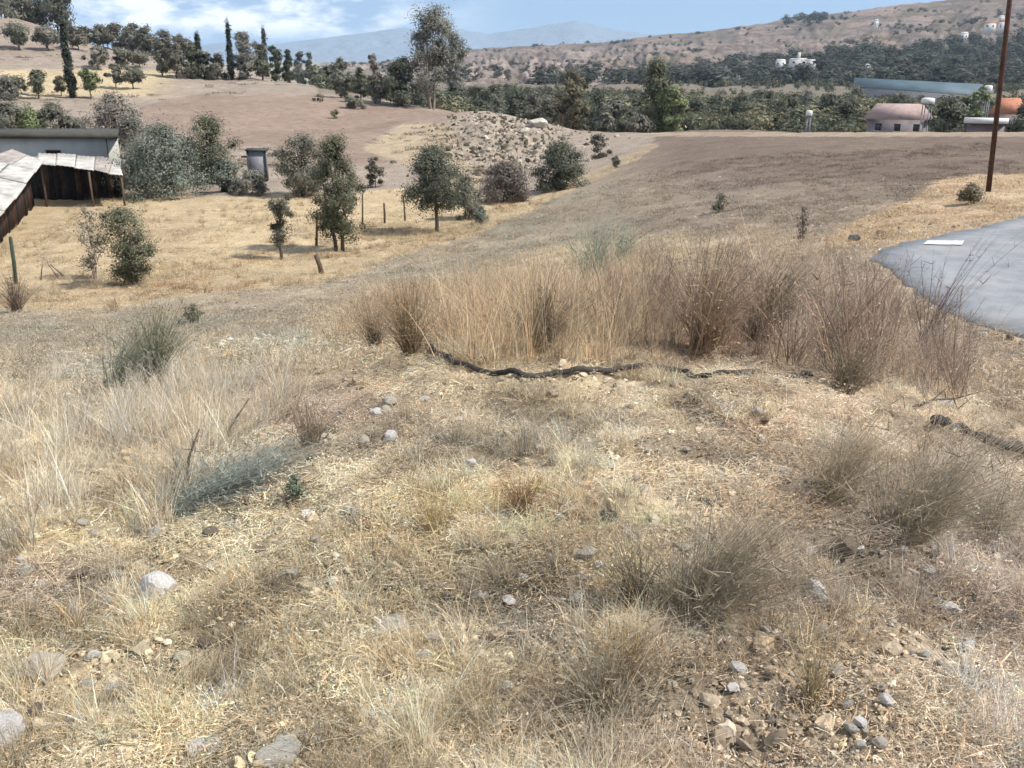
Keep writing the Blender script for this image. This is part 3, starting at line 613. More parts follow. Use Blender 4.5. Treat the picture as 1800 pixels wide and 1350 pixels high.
# beyond the crest
tree(1003, 250, 124, 56, 'tall', 'rust', 'tall brown topped poplar behind the rocky bank', r=150, th=0.08, ncl=50, nl=3000)
tree(1022, 250, 142, 34, 'tall', 'green', 'slim green poplar just right of the brown topped one', r=152, th=0.08, ncl=30, nl=1700)
tree(1150, 246, 108, 82, 'cone', 'green', 'big dark green pine rising over the field crest', r=135, th=0.03, ncl=80, nl=6000, name='pine_tree')
tree(1178, 246, 150, 46, 'tall', 'bright', 'yellow-green tree overlapping the right side of the big pine', r=132, th=0.03, ncl=40, nl=2000)
bg_t = [(800, 175, 142, 50, 'dark', 230), (840, 175, 150, 46, 'dark', 210), (868, 185, 148, 44, 'olive', 190), (905, 200, 158, 46, 'dark', 200), (940, 205, 165, 44, 'brown', 170), (968, 205, 168, 44, 'olive', 165),
        (1048, 240, 160, 44, 'dark', 180), (1078, 240, 176, 46, 'grey', 150), (1106, 245, 186, 44, 'dark', 148), (1122, 246, 205, 40, 'brown', 120), (1060, 248, 200, 40, 'olive', 130), (1095, 250, 212, 36, 'dark', 124),
        (1225, 235, 172, 48, 'dark', 190), (1262, 235, 160, 46, 'olive', 220), (1300, 232, 166, 50, 'dark', 200), (1340, 232, 158, 48, 'dark', 230), (1378, 232, 170, 44, 'green', 200), (1416, 232, 160, 46, 'grey', 240),
        (1452, 232, 164, 46, 'dark', 210), (1490, 232, 178, 50, 'dark', 180), (1500, 232, 152, 42, 'olive', 260), (1672, 232, 176, 60, 'dark', 135), (1715, 232, 148, 34, 'bright', 150), (1690, 232, 168, 40, 'green', 150),
        (1796, 232, 184, 56, 'dark', 130), (1580, 232, 166, 60, 'dark', 200), (1540, 232, 192, 30, 'dark', 170)]
side = {'dark': 'dark green', 'olive': 'grey-green', 'brown': 'brownish', 'grey': 'ashen', 'green': 'mid green', 'bright': 'yellow-green'}
where = ['right behind the eucalyptus', 'over the far end of the brown field', 'above the pale rim of the rocky bank', 'above the rocky bank', 'left of the brown topped poplar', 'touching the brown topped poplar on its left', 'right of the slim green poplar',
         'halfway between the poplars and the big pine', 'touching the left side of the big pine', 'low down at the left foot of the big pine', 'low down between poplars and pine', 'lowest of those left of the big pine',
         'right of the yellow-green tree', 'second right of the yellow-green tree', 'third right of the yellow-green tree', 'fourth right of the yellow-green tree', 'left of the small white tank on a post', 'behind the small white tank on a post',
         'right of the small white tank on a post', 'halfway from the tank post to the pink roof', 'behind and left of the pink roof', 'right of the pink roofed house', 'tall one left of the rusty pole', 'between the pink roof and the tall yellow-green one',
         'at the right edge beyond the pole', 'directly behind the pink roof', 'touching the left eave of the pink roof']
for (px, pb, pt, w, kd, r), wh in zip(bg_t, where):
    tree(px, pb, pt, w, 'round' if w > 42 else 'tall', kd, f'{side[kd]} tree beyond the field crest, {wh}', r=r, th=0.06, ncl=28, nl=1500, group='trees beyond the field crest', leaf=0.32)

# ------------------------------------------------------------------ scatter machinery
def gn_scatter(name, sources, pts, rot, scl, idx_, col, label=None):
    sc_ = bpy.data.collections.new(name + '_kinds')
    for i, me_ in enumerate(sources):
        o_ = bpy.data.objects.new(f'{name}_kind_{i:02d}', me_); sc_.objects.link(o_)
    me_ = bpy.data.meshes.new(name); me_.vertices.add(len(pts)); me_.vertices.foreach_set('co', np.asarray(pts, np.float32).ravel())
    def att(nm, typ, arr, key):
        a_ = me_.attributes.new(nm, typ, 'POINT'); a_.data.foreach_set(key, np.ascontiguousarray(arr).ravel())
    att('rot', 'FLOAT_VECTOR', np.asarray(rot, np.float32), 'vector'); att('scl', 'FLOAT_VECTOR', np.asarray(scl, np.float32), 'vector')
    att('idx', 'INT', np.asarray(idx_, np.int32), 'value'); att('col', 'FLOAT_VECTOR', np.asarray(col, np.float32), 'vector')
    o_ = link(name, me_); o_['kind'] = 'stuff'
    if label: o_['label'] = label
    g = bpy.data.node_groups.new(name, 'GeometryNodeTree')
    g.interface.new_socket('Geometry', in_out='INPUT', socket_type='NodeSocketGeometry'); g.interface.new_socket('Geometry', in_out='OUTPUT', socket_type='NodeSocketGeometry')
    gi = g.nodes.new('NodeGroupInput'); go = g.nodes.new('NodeGroupOutput'); ip = g.nodes.new('GeometryNodeInstanceOnPoints'); ci = g.nodes.new('GeometryNodeCollectionInfo')
    ci.inputs['Collection'].default_value = sc_; ci.inputs['Separate Children'].default_value = True; ci.inputs['Reset Children'].default_value = True
    def na_(nm, typ):
        q = g.nodes.new('GeometryNodeInputNamedAttribute'); q.data_type = typ; q.inputs['Name'].default_value = nm; return q.outputs[0]
    g.links.new(gi.outputs[0], ip.inputs['Points']); g.links.new(ci.outputs[0], ip.inputs['Instance']); ip.inputs['Pick Instance'].default_value = True
    g.links.new(na_('idx', 'INT'), ip.inputs['Instance Index']); g.links.new(na_('rot', 'FLOAT_VECTOR'), ip.inputs['Rotation']); g.links.new(na_('scl', 'FLOAT_VECTOR'), ip.inputs['Scale'])
    g.links.new(ip.outputs[0], go.inputs[0])
    md = o_.modifiers.new('scatter', 'NODES'); md.node_group = g
    return o_
def blades(n_, h, spread, lean, width, rng, seg=3, bend=0.5, hv=0.4, bias=(0, 0)):
    """n tapering curved blades rooted in a disc"""
    an = rng.uniform(0, 6.283, n_); rd = spread * np.sqrt(rng.uniform(0, 1, n_)); bx, by = rd * np.cos(an), rd * np.sin(an)
    hh = h * rng.uniform(1 - hv, 1 + hv, n_); la = rng.uniform(0, 6.283, n_); lm = np.abs(rng.normal(0, lean, n_))
    dx, dy = np.cos(la) * lm + bias[0], np.sin(la) * lm + bias[1]; wa = rng.uniform(0, 3.14, n_)
    wx, wy = np.cos(wa) * width / 2, np.sin(wa) * width / 2; w_ = rng.uniform(0.6, 1.4, n_)
    Vv = []
    for s_ in range(seg + 1):
        k_ = s_ / seg; q = k_ + bend * k_ * k_; tp = w_ * (1 - 0.8 * k_)
        x_, y_, z_ = bx + dx * q * hh, by + dy * q * hh, hh * k_ * (1 - 0.25 * lm * k_) - 0.01
        Vv.append(np.stack([x_ - wx * tp, y_ - wy * tp, z_], 1)); Vv.append(np.stack([x_ + wx * tp, y_ + wy * tp, z_], 1))
    Vv = np.stack(Vv, 1); m_ = 2 * (seg + 1); base = (np.arange(n_) * m_)[:, None, None]
    q = np.array([[2 * s_, 2 * s_ + 1, 2 * s_ + 3, 2 * s_ + 2] for s_ in range(seg)])[None]
    tt = rng.uniform(0.6, 1.35, n_); hue = rng.normal(0, 0.06, n_)
    tint = np.repeat(np.stack([tt * (1 + hue), tt, tt * (1 - hue)], 1), m_, 0)
    return Vv.reshape(-1, 3), (base + q).reshape(-1, 4), tint
def litter(n_, rad, lmin, lmax, width, rng, lift=0.03):
    an = rng.uniform(0, 6.283, n_); rd = rad * np.sqrt(rng.uniform(0, 1, n_)); p = np.stack([rd * np.cos(an), rd * np.sin(an), rng.uniform(-0.004, lift, n_)], 1)
    da = rng.uniform(0, 6.283, n_); L = rng.uniform(lmin, lmax, n_); sl = rng.normal(0, 0.22, n_); d = np.stack([np.cos(da), np.sin(da), sl], 1)
    sd_ = np.stack([-np.sin(da), np.cos(da), rng.normal(0, 0.5, n_)], 1) * (width * rng.uniform(0.5, 1.4, n_) / 2)[:, None]
    cur = rng.normal(0, 0.25, n_)[:, None] * np.stack([-np.sin(da), np.cos(da), np.abs(rng.normal(0, 0.4, n_))], 1) * L[:, None]
    Vv = []
    for k_, w_ in ((0, .7), (0.5, 1), (1, .3)):
        c_ = p + d * (L * (k_ - 0.5))[:, None] + cur * (4 * k_ * (1 - k_)) * 0.5
        Vv += [c_ - sd_ * w_, c_ + sd_ * w_]
    Vv = np.stack(Vv, 1); base = (np.arange(n_) * 6)[:, None, None]; q = np.array([[0, 1, 3, 2], [2, 3, 5, 4]])[None]
    tt = rng.uniform(0.5, 1.5, n_); hue = rng.normal(0, 0.07, n_)
    return Vv.reshape(-1, 3), (base + q).reshape(-1, 4), np.repeat(np.stack([tt * (1 + hue), tt, tt * (1 - hue)], 1), 6, 0)
def rock_mesh(rng, name='rock', mats=(), sub=2, rough=0.25, flat=0.6, ang=True):
    import bmesh
    bm = bmesh.new(); bmesh.ops.create_icosphere(bm, subdivisions=sub, radius=1)
    planes = [(Vector(rng.normal(size=3)).normalized(), rng.uniform(0.5, 0.82)) for _ in range(12)] if ang else []
    for v_ in bm.verts:
        c_ = v_.co.copy()
        for nn, dd in planes:
            q = c_.dot(nn)
            if q > dd: c_ -= nn * (q - dd)
        v_.co = c_ * (1 + rng.normal() * rough * 0.22); v_.co.z *= flat
    bmesh.ops.join_triangles(bm, faces=bm.faces, angle_face_threshold=0.5, angle_shape_threshold=0.5)
    me_ = bpy.data.meshes.new(name); bm.to_mesh(me_); bm.free()
    a_ = me_.color_attributes.new('tint', 'FLOAT_COLOR', 'POINT'); t_ = np.ones((len(me_.vertices), 4), np.float32); t_[:, :3] *= rng.uniform(0.85, 1.12, (len(me_.vertices), 1)); a_.data.foreach_set('color', t_.ravel())
    for mm in mats: me_.materials.append(mm)
    return me_
S = lambda k: np.random.default_rng(k)
def bl(k, *a, **kw): Vv, Qq, T_ = blades(*a, rng=S(k), **kw); return qmesh('dry_grass', Vv, Qq, [M_STRAW], T_)
def two(k, parts):
    mb_ = MB()
    for fn, a, kw in parts: Vv, Qq, T_ = fn(*a, rng=S(k), **kw); mb_.add(Vv, Qq, T_); k += 100
    return mb_.mesh('dry_grass', [M_STRAW])
SRC_LIT = [two(k, [(litter, (44, 0.15, 0.015, 0.075, 0.0021), {'lift': 0.016}), (litter, (110, 0.15, 0.003, 0.012, 0.0036), {'lift': 0.008})]) for k in range(5)]
SRC_TUFT = [bl(20 + k, 46, 0.10, 0.035, 0.6, 0.0024, bend=0.8) for k in range(3)] + [bl(30 + k, 60, 0.07, 0.06, 1.0, 0.0026, bend=0.3) for k in range(2)]
SRC_TALL = [bl(40 + k, 54, 0.42, 0.24, 0.26, 0.0036, seg=4, bend=1.1, hv=0.65) for k in range(5)]
SRC_PALE = [bl(50 + k, 60, 0.34, 0.10, 0.28, 0.004, seg=4, bend=1.0, hv=0.4, bias=(0.08, 0.0)) for k in range(4)]
SRC_FAR = [two(60 + k, [(blades, (40, 0.10, 0.35, 0.5, 0.014), {'hv': 0.6}), (litter, (40, 0.4, 0.05, 0.2, 0.02), {})]) for k in range(4)]
SRC_FAR2 = [two(65 + k, [(blades, (60, 0.07, 0.35, 0.5, 0.009), {'hv': 0.6}), (litter, (30, 0.4, 0.03, 0.12, 0.012), {})]) for k in range(4)]
SRC_PEB = [rock_mesh(S(70 + k), 'pebble', [M_STONE_I], 2, 0.7) for k in range(6)]
SRC_CLOD = [rock_mesh(S(170 + k), 'clod', [M_STONE_I], 2, 0.5) for k in range(6)]
def stalk_plant(k, h=0.7, nst=9, col=1.0):       # dead thistle-like plant: stems with side twigs and seed heads
    rng = S(k); mb_ = MB()
    for i in range(nst):
        a_ = rng.uniform(0, 6.28); ln = rng.uniform(0.05, 0.3); hh = h * rng.uniform(0.6, 1.15); p0 = Vector((rng.normal() * .03, rng.normal() * .03, -0.02)); d = Vector((math.cos(a_) * ln, math.sin(a_) * ln, 1)).normalized()
        P_ = [p0 + d * hh * q + Vector((rng.normal(), rng.normal(), 0)) * 0.012 * q for q in (0, .35, .7, 1)]
        sh = rng.uniform(.6, 1.2); mb_.tube(P_, [0.0032, 0.0027, 0.002, 0.001], 3, sh)
        for j in range(rng.integers(4, 9)):
            q = rng.uniform(0.3, 0.95); b0 = p0 + d * hh * q; a2 = rng.uniform(0, 6.28); L = rng.uniform(0.05, 0.2) * h
            e_ = b0 + Vector((math.cos(a2) * 0.6, math.sin(a2) * 0.6, 0.8)) * L; mb_.tube([b0, (b0 + e_) / 2 + Vector((0, 0, -.005)), e_], [0.0018, 0.0014, 0.0008], 3, sh)
            if rng.uniform() < 0.7: c_ = e_; s_ = 0.006; mb_.add([(c_ + Vector(v_) * s_)[:] for v_ in ((1, 0, 0), (0, 1, 0), (-1, 0, 0), (0, -1, 0), (0, 0, 1.6), (0, 0, -1))], [(0, 1, 4, 4), (1, 2, 4, 4), (2, 3, 4, 4), (3, 0, 4, 4)][:0] or [(0, 1, 2, 3)], sh * 0.8)
    return mb_.mesh('dead_stalks', [M_STRAW])
SRC_STALK = [stalk_plant(80 + k) for k in range(4)]

def sample(n_, r0, r1, power=1.0, amax=33.5, seed=0):
    """ground points; density per square metre falls as r^-(power+...)"""
    rng = S(1000 + seed); u = rng.uniform(0, 1, n_)
    r = np.exp(math.log(r0) + u ** power * (math.log(r1) - math.log(r0))); a = rng.uniform(-R(amax), R(amax), n_)
    x, y = r * np.sin(a), r * np.cos(a); z = H(x, y); px, py = proj(x, y, z)
    return x, y, z, px, py, r, rng
def scat(name, src, S_, keep, smin, smax, colmul=1.0, tilt=0.0, colover=None, zs=None, sink=0.0, grow=0.0, jit=0.16, label=None, hue=None):
    x, y, z, px, py, r, rng = S_; k_ = keep & (polydist(x, y, road_poly) > 0.12); x, y, z, px, py, r = (q[k_] for q in (x, y, z, px, py, r)); m_ = len(x)
    c_ = groundcol(x, y, z) if colover is None else np.broadcast_to(colover, (m_, 3)).copy() if np.ndim(colover) == 1 else colover(x, y, z, px, py)
    c_ = c_ * colmul * np.exp(rng.normal(0, jit, (m_, 1)))
    h_ = rng.normal(0, 0.05, m_); c_[:, 0] *= 1 + h_; c_[:, 2] *= 1 - 1.3 * h_
    s_ = rng.uniform(smin, smax, m_) * (1 + grow * np.maximum(0, r - 5)); sc_ = np.stack([s_, s_, s_ * (1 if zs is None else rng.uniform(*zs, m_))], 1)
    rot = np.stack([rng.normal(0, tilt, m_), rng.normal(0, tilt, m_), rng.uniform(0, 6.283, m_)], 1)
    gn_scatter(name, src, np.stack([x, y, z - sink], 1), rot, sc_, rng.integers(0, len(src), m_), np.clip(c_, 0, 0.8), label)
def patch(x, y, s, seed): return fbm(x * s, y * s, seed, 3)

T_TALL = [(610, 600), (640, 540), (760, 505), (900, 470), (1000, 420), (1250, 395), (1450, 440), (1560, 530), (1700, 640), (1680, 720), (1560, 690), (1430, 655), (1300, 640), (1150, 632), (900, 645), (800, 625), (730, 600), (640, 615)]
T_RIGHT = [(1420, 690), (1700, 700), (1850, 800), (1850, 1000), (1700, 985), (1560, 960), (1450, 900), (1380, 800)]
T_LEFT = [(-200, 640), (120, 640), (300, 620), (480, 640), (500, 690), (420, 780), (330, 850), (250, 900), (100, 930), (-200, 930)]
# straw and crumbs lying on the mound
Sx = sample(19000, 1.3, 9, 1.0, seed=1)
scat('straw_litter', SRC_LIT, Sx, (np.ones(19000, bool) & (patch(Sx[0], Sx[1], 2.4, 15) > S(2).uniform(-0.42, 0.30, 19000))), 0.6, 1.1, 1.5, 0.06, jit=0.24, label='matted dry straw lying over the near mound')
Sx = sample(6000, 1.3, 9, 1.0, seed=2); inT = inpoly(Sx[3], Sx[4], T_LEFT) | inpoly(Sx[3], Sx[4], T_TALL)
scat('dry_grass', SRC_TUFT, Sx, ((patch(Sx[0], Sx[1], 1.1, 5) > 0.02) & (S(3).uniform(size=6000) < 0.75)) | inT, 0.45, 1.15, 1.5, 0.1, zs=(0.6, 1.4), jit=0.3, label='short dry grass tufts on the near mound')
Sx = sample(16000, 7, 60, 1.0, seed=3)
fieldish = (Sx[4] < 640)
scat('field_stubble', SRC_FAR2, Sx, (Sx[5] < 24) | (patch(Sx[0], Sx[1], 0.3, 12) > -0.25), 0.35, 0.8, 1.1, 0.1, zs=(0.4, 1.1), grow=0.03, jit=0.2, label='stubble and low weeds of the sloping field and valley grass')
Sx = sample(9000, 3.2, 26, 1.0, seed=4); jx = Sx[3] + 60 * fbm(Sx[0] * 1.5, Sx[1] * 1.5, 4, 3); jy = Sx[4] + 30 * fbm(Sx[0] * 1.5, Sx[1] * 1.5, 14, 3)
k_ = inpoly(jx, jy, T_TALL) & (Sx[5] > 4.5) & (S(9).uniform(size=9000) < np.clip(0.27 + 0.9 * patch(Sx[0], Sx[1], 0.9, 43), 0.08, 0.5) * (1 - 0.58 * sst(1050, 1200, Sx[3])))
def tallcol(x, y, z, px, py):
    c = np.broadcast_to(np.array([0.47, 0.355, 0.225]), (len(x), 3)).copy()
    c = blend(c, sst(1120, 1250, px) * 0.9, (0.44, 0.345, 0.255)); c = blend(c, np.exp(-((px - 715) / 50) ** 2) * 0.8, (0.26, 0.155, 0.10))
    c = blend(c, sst(0.0, 0.3, patch(x, y, 0.9, 41)) * 0.7, (0.38, 0.265, 0.19)); c = blend(c, sst(0.05, 0.35, patch(x, y, 1.2, 47)) * 0.8, (0.52, 0.43, 0.31))
    return blend(c, sst(1400, 1600, px) * 0.6, (0.40, 0.32, 0.255))
scat('tall_dry_grass', SRC_TALL, Sx, k_, 0.5, 1.25, 1.05, 0.17, colover=tallcol, zs=(0.5, 1.25), jit=0.25, label='tall dry russet grass standing beyond the dark pipe')
Sx = sample(5200, 2.4, 16, 1.0, seed=5); jx = Sx[3] + 190 * fbm(Sx[0] * 1.1, Sx[1] * 1.1, 4, 3); jy = Sx[4] + 90 * fbm(Sx[0] * 1.1, Sx[1] * 1.1, 14, 3)
k_ = inpoly(jx, jy, T_LEFT) & (S(10).uniform(size=5200) < np.clip(0.35 + 0.9 * patch(Sx[0], Sx[1], 0.9, 44), 0.05, 0.8))
scat('pale_grass', SRC_PALE, Sx, k_, 0.5, 1.1, 1.0, 0.09, colover=np.array([0.62, 0.54, 0.415]), zs=(0.6, 1.1), label='pale feathery dry grass standing on the left slope')
Sx = sample(1800, 2.4, 14, 1.0, seed=6); jx = Sx[3] + 150 * fbm(Sx[0] * 1.3, Sx[1] * 1.3, 5, 3); jy = Sx[4] + 90 * fbm(Sx[0] * 1.3, Sx[1] * 1.3, 15, 3)
k_ = (inpoly(jx, jy, T_RIGHT) & (Sx[4] > 850) & (S(11).uniform(size=1800) < 0.28)) | (inpoly(Sx[3], Sx[4], T_TALL) & (Sx[3] > 1150) & (S(12).uniform(size=1800) < 0.35))
scat('dead_stalks', SRC_STALK, Sx, k_, 0.35, 0.72, 1.0, 0.25, colover=np.array([0.40, 0.315, 0.25]), zs=(0.6, 1.1), label='grey-brown dead weed stalks on the right of the mound')
Sx = sample(22000, 1.5, 9, 1.0, seed=7)
scat('small_pebbles', SRC_PEB, Sx, (patch(Sx[0], Sx[1], 1.3, 19) > S(6).uniform(-0.4, 0.3, 22000)), 0.004, 0.017, 0.95, 0.5, jit=0.36, sink=-0.005, label='small pebbles and clods among the straw')
Sx = sample(2600, 7, 60, 1.0, seed=8)
scat('field_clods', SRC_PEB, Sx, (Sx[4] < 560) & ~((Sx[3] < 900) & (Sx[4] < 380)), 0.02, 0.07, 1.0, 0.4, colover=np.array([0.28, 0.24, 0.19]), jit=0.45, label='clods and small stones of the field')
Sx = sample(2600, 1.6, 9, 1.0, seed=31)
scat('earth_clods', SRC_CLOD, Sx, ((Sx[3] < 1100) | (S(36).uniform(size=2600) < 0.2)) & (patch(Sx[0], Sx[1], 1.1, 32) > S(33).uniform(-0.5, 0.3, 2600)), 0.014, 0.04, 0.88, 0.5, jit=0.26, sink=-0.006, label='lumps of dry earth and half buried stones on the mound')
Sx = sample(30000, 8, 30, 1.0, seed=34); rd_ = polydist(Sx[0], Sx[1], road_poly)
scat('road_gravel', SRC_PEB, Sx, (rd_ < 1.0) & (rd_ > 0.12) & (S(35).uniform(size=30000) < np.clip(1.0 - rd_, 0, 1)), 0.015, 0.05, 1.0, 0.4, colover=np.array([0.36, 0.32, 0.28]), jit=0.3, label='loose gravel along the crumbling road edge')
Sx = sample(2600, 1.6, 10, 1.0, seed=41)  # scraps coloured dark to put shaded pits into the mound
scat('dark_litter', SRC_LIT, Sx, patch(Sx[0], Sx[1], 3.1, 42) > S(43).uniform(-0.1, 0.5, 2600), 0.18, 0.5, 1.0, 0.15, colover=np.array([0.13, 0.105, 0.08]), jit=0.3, label='small dark weed scraps painted as shaded pits on the mound')
Sx = sample(800, 4.5, 12, 1.0, seed=44); jx = Sx[3] + 60 * fbm(Sx[0] * 1.5, Sx[1] * 1.5, 4, 3)
scat('russet_stalks', SRC_STALK, Sx, inpoly(jx, Sx[4], T_TALL) & (Sx[3] > 1080) & (patch(Sx[0], Sx[1], 1.1, 45) > S(46).uniform(-0.2, 0.4, 800)), 0.7, 1.25, 1.0, 0.25, colover=np.array([0.40, 0.30, 0.23]), zs=(0.6, 1.2), jit=0.25, label='branching russet weed stalks mixed into the tall grass')
# rubble of the bank
rng = S(400); m_ = 1300
ppx = rng.normal(890, 60, m_); ppy = 252 + rng.normal(0, 26, m_); rr_ = np.interp(ppy, [200, 232, 262, 300], [122, 112, 92, 76]); aa_, _ = azel(ppx, ppy)
x_, y_ = rr_ * np.sin(aa_), rr_ * np.cos(aa_); z_ = H(x_, y_)
c_ = np.where(rng.uniform(size=(m_, 1)) < 0.38, np.array([[0.11, 0.10, 0.07]]), np.array([[0.33, 0.28, 0.225]])) * np.exp(rng.normal(0, 0.2, (m_, 1)))
s_ = rng.uniform(0.10, 0.42, m_) 
gn_scatter('rubble', SRC_PEB, np.stack([x_, y_, z_], 1), rng.uniform(0, 6, (m_, 3)), np.stack([s_, s_, s_ * 0.8], 1), rng.integers(0, 6, m_), c_, 'pale broken rock and earth clods of the dug bank')

# low scrub dotted over the left hill, tussocks in the yellow valley grass
Sx = sample(5200, 60, 330, 1.0, seed=21)
def scrubcol(x, y, z, px, py): return np.where(S(22).uniform(size=(len(x), 1)) < 0.5, np.array([[0.13, 0.105, 0.075]]), np.array([[0.26, 0.21, 0.15]]))
scat('hill_scrub', SRC_FAR, Sx, (Sx[3] < 900) & ~inpoly(Sx[3], Sx[4], P_BROWN) & ~inpoly(Sx[3], Sx[4], P_YELLOW) & (patch(Sx[0], Sx[1], 0.08, 23) > S(24).uniform(-0.1, 0.3, 5200)), 1.2, 3.2, 1.0, 0.1, colover=scrubcol, zs=(0.6, 1.4), jit=0.25, label='low dry scrub dotted over the left hillside')
Sx = sample(6000, 28, 75, 1.0, seed=25)
def valcol(x, y, z, px, py):
    c = np.broadcast_to(np.array([0.46, 0.37, 0.24]), (len(x), 3)).copy(); return blend(c, sst(0.05, 0.3, patch(x, y, 0.25, 26)), (0.34, 0.22, 0.13))
scat('valley_grass', SRC_TUFT, Sx, inpoly(Sx[3], Sx[4], P_YELLOW) & (patch(Sx[0], Sx[1], 0.2, 27) > S(28).uniform(-0.3, 0.2, 6000)), 2.2, 5.0, 1.0, 0.1, colover=valcol, zs=(0.5, 1.0), jit=0.22, label='dry yellow grass tussocks on the valley floor')

# far woods as masses
def mini_tree(k, shape='round'):
    rng = S(k); n_ = 160; mb_ = MB(); cc = []
    for i in range(14):
        a_ = rng.uniform(0, 6.28); t_ = rng.uniform(0.1, 0.9); q = 0.42 * math.sqrt(1 - (2 * t_ - 0.9) ** 2 / 1.3) * rng.uniform(0.2, 1); cc.append((q * math.cos(a_), q * math.sin(a_), t_))
    cc = np.array(cc); pk = rng.integers(0, 14, n_); Vv, Qq, T_ = leaves(cc[pk], np.full(n_, 0.10), 0.09, rng, axis=0.35)
    mb_.add(Vv, Qq, np.stack([T_] * 3, 1)); mb_.tube([(0, 0, -0.1), (0, 0, 0.5)], [0.035, 0.02], 4, 0.8)
    return mb_.mesh('small_tree', [M_STRAW])
SRC_MT = [mini_tree(500 + k) for k in range(6)]
rng = S(501); m_ = 5600
ppx = rng.uniform(560, 1900, m_); rr_ = np.exp(rng.uniform(math.log(150), np.log(np.interp(ppx, [560, 1100, 1250, 1500], [430, 470, 780, 860])), m_)); aa_, _ = azel(ppx, 160)
x_, y_ = rr_ * np.sin(aa_), rr_ * np.cos(aa_)
kk = (patch(x_, y_, 0.014, 3) > rng.uniform(-0.2, 0.3, m_)) & ~((ppx > 1500) & (ppx < 1800) & (rr_ < 175)); x_, y_, rr_, ppx = x_[kk], y_[kk], rr_[kk], ppx[kk]; m_ = len(x_)
s_ = rng.uniform(3.2, 6.5, m_) * np.where(rr_ < 190, 0.7, 1.0) * np.where(rr_ > 330, 0.75, 1.0)
c_ = np.array([[0.10, 0.108, 0.072]]) * np.exp(rng.normal(0, 0.28, (m_, 1))) * np.where(rng.uniform(size=(m_, 1)) < 0.3, np.array([[1.9, 1.6, 1.45]]), 1)
gn_scatter('orchard_wood', SRC_MT, np.stack([x_, y_, H(x_, y_)], 1), np.stack([np.zeros(m_), np.zeros(m_), rng.uniform(0, 6.28, m_)], 1), np.stack([s_, s_, s_ * 0.85], 1), rng.integers(0, 6, m_), c_, 'dark mass of orchards filling the valley beyond the crest')
# scrub and woods on the far hill
az, tt, hx, hy, hz = hillgrid
m_ = 5200; gi_ = rng.integers(0, 148, m_); gj = rng.integers(0, 519, m_); x_, y_, z_ = hx[gi_, gj], hy[gi_, gj], hz[gi_, gj]
px_, py_ = proj(x_, y_, z_)
for hx_, hy_ in ((1404, 124), (1372, 126), (1425, 126), (1695, 76), (1761, 62), (1738, 58), (1385, 126)): px_ = np.where((np.abs(px_ - hx_) < 14) & (py_ > hy_ - 4) & (py_ < hy_ + 14), -9e3, px_)
darkl = np.interp(px_, [700, 1120, 1200, 1260, 1400, 1500, 1600, 1650, 1700, 1800], [160, 158, 132, 114, 98, 92, 84, 74, 66, 62])
ridge = (np.abs(px_ - 1413) < 38) & (py_ < 46)
kk = (px_ > -5e3) & (((py_ > darkl) & (rng.uniform(size=m_) < 0.8)) | ridge | (rng.uniform(size=m_) < 0.08) | (fbm(px_ / 60 + py_ / 25, py_ / 5, 78, 3) > 0.22)); x_, y_, z_, px_, py_ = (q[kk] for q in (x_, y_, z_, px_, py_)); m_ = len(x_)
s_ = np.where((py_ > np.interp(px_, [700, 1200, 1400, 1600, 1800], [160, 125, 98, 84, 62])) | ((np.abs(px_ - 1413) < 38) & (py_ < 46)), rng.uniform(8, 17, m_), rng.uniform(3, 8, m_))
c_ = np.array([[0.08, 0.085, 0.068]]) * np.exp(rng.normal(0, 0.25, (m_, 1)))
gn_scatter('hillside_scrub', SRC_MT, np.stack([x_, y_, z_ - 0.5], 1), np.stack([np.zeros(m_), np.zeros(m_), rng.uniform(0, 6.28, m_)], 1), np.stack([s_ * 1.2, s_ * 1.2, s_ * 0.7], 1), rng.integers(0, 6, m_), c_, 'dark scrub and woods on the distant brown hill')

# ------------------------------------------------------------------ air between the place and the far hills
hm = bpy.data.materials.new('haze'); hm.use_nodes = True; ht = hm.node_tree; ht.nodes.clear()
ho = ht.nodes.new('ShaderNodeOutputMaterial'); hv = ht.nodes.new('ShaderNodeVolumePrincipled'); hv.inputs['Color'].default_value = (0.62, 0.82, 1.0, 1)
hv.inputs['Density'].default_value = 0.00009; hv.inputs['Anisotropy'].default_value = 0.0
ht.links.new(hv.outputs[0], ho.inputs['Volume'])
mb = MB(); mb.box((0, 0, 370), (17000, 17000, 900)); hz_ = mb.build('haze', hm); hz_['kind'] = 'stuff'

# ------------------------------------------------------------------ buildings
def PY(px, py, Yd):
    x, y, z = ray(px, py); k_ = Yd / y; return Vector((float(x * k_), float(Yd), float(EYE + z * k_)))
M_PLASTER = simple('grey_plaster', (0.40, 0.40, 0.36), 0.9, 0.15, 0.8, 0.1, 0.2)
M_DARKROOF = simple('dark_roof_edge', (0.06, 0.06, 0.05), 0.8, 0.3, 2)
M_SHEET = simple('whitish_fibre_sheet', (0.46, 0.44, 0.40), 0.8, 0.32, 1.4, 0.2, 0.2)
M_SHEET2 = simple('stained_fibre_sheet', (0.34, 0.30, 0.27), 0.85, 0.3, 1.5, 0.2, 0.2)
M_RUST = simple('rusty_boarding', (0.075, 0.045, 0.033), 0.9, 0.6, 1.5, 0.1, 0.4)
M_VOID = simple('interior_shade', (0.022, 0.02, 0.02), 0.9, 0.4, 3)  # near black puts the open interior's shade into boards and window
M_WOOD = simple('weathered_wood', (0.12, 0.085, 0.06), 0.9, 0.4, 14, 0.1, 0.6)
M_POLE = simple('brown_pole_wood', (0.075, 0.04, 0.03), 0.85, 0.35, 6, 0.15, 0.5)
M_GREEN = simple('green_post_paint', (0.05, 0.075, 0.055), 0.7, 0.3, 8)
M_PALEP = simple('pale_blue_paint', (0.20, 0.205, 0.22), 0.6, 0.2, 4)
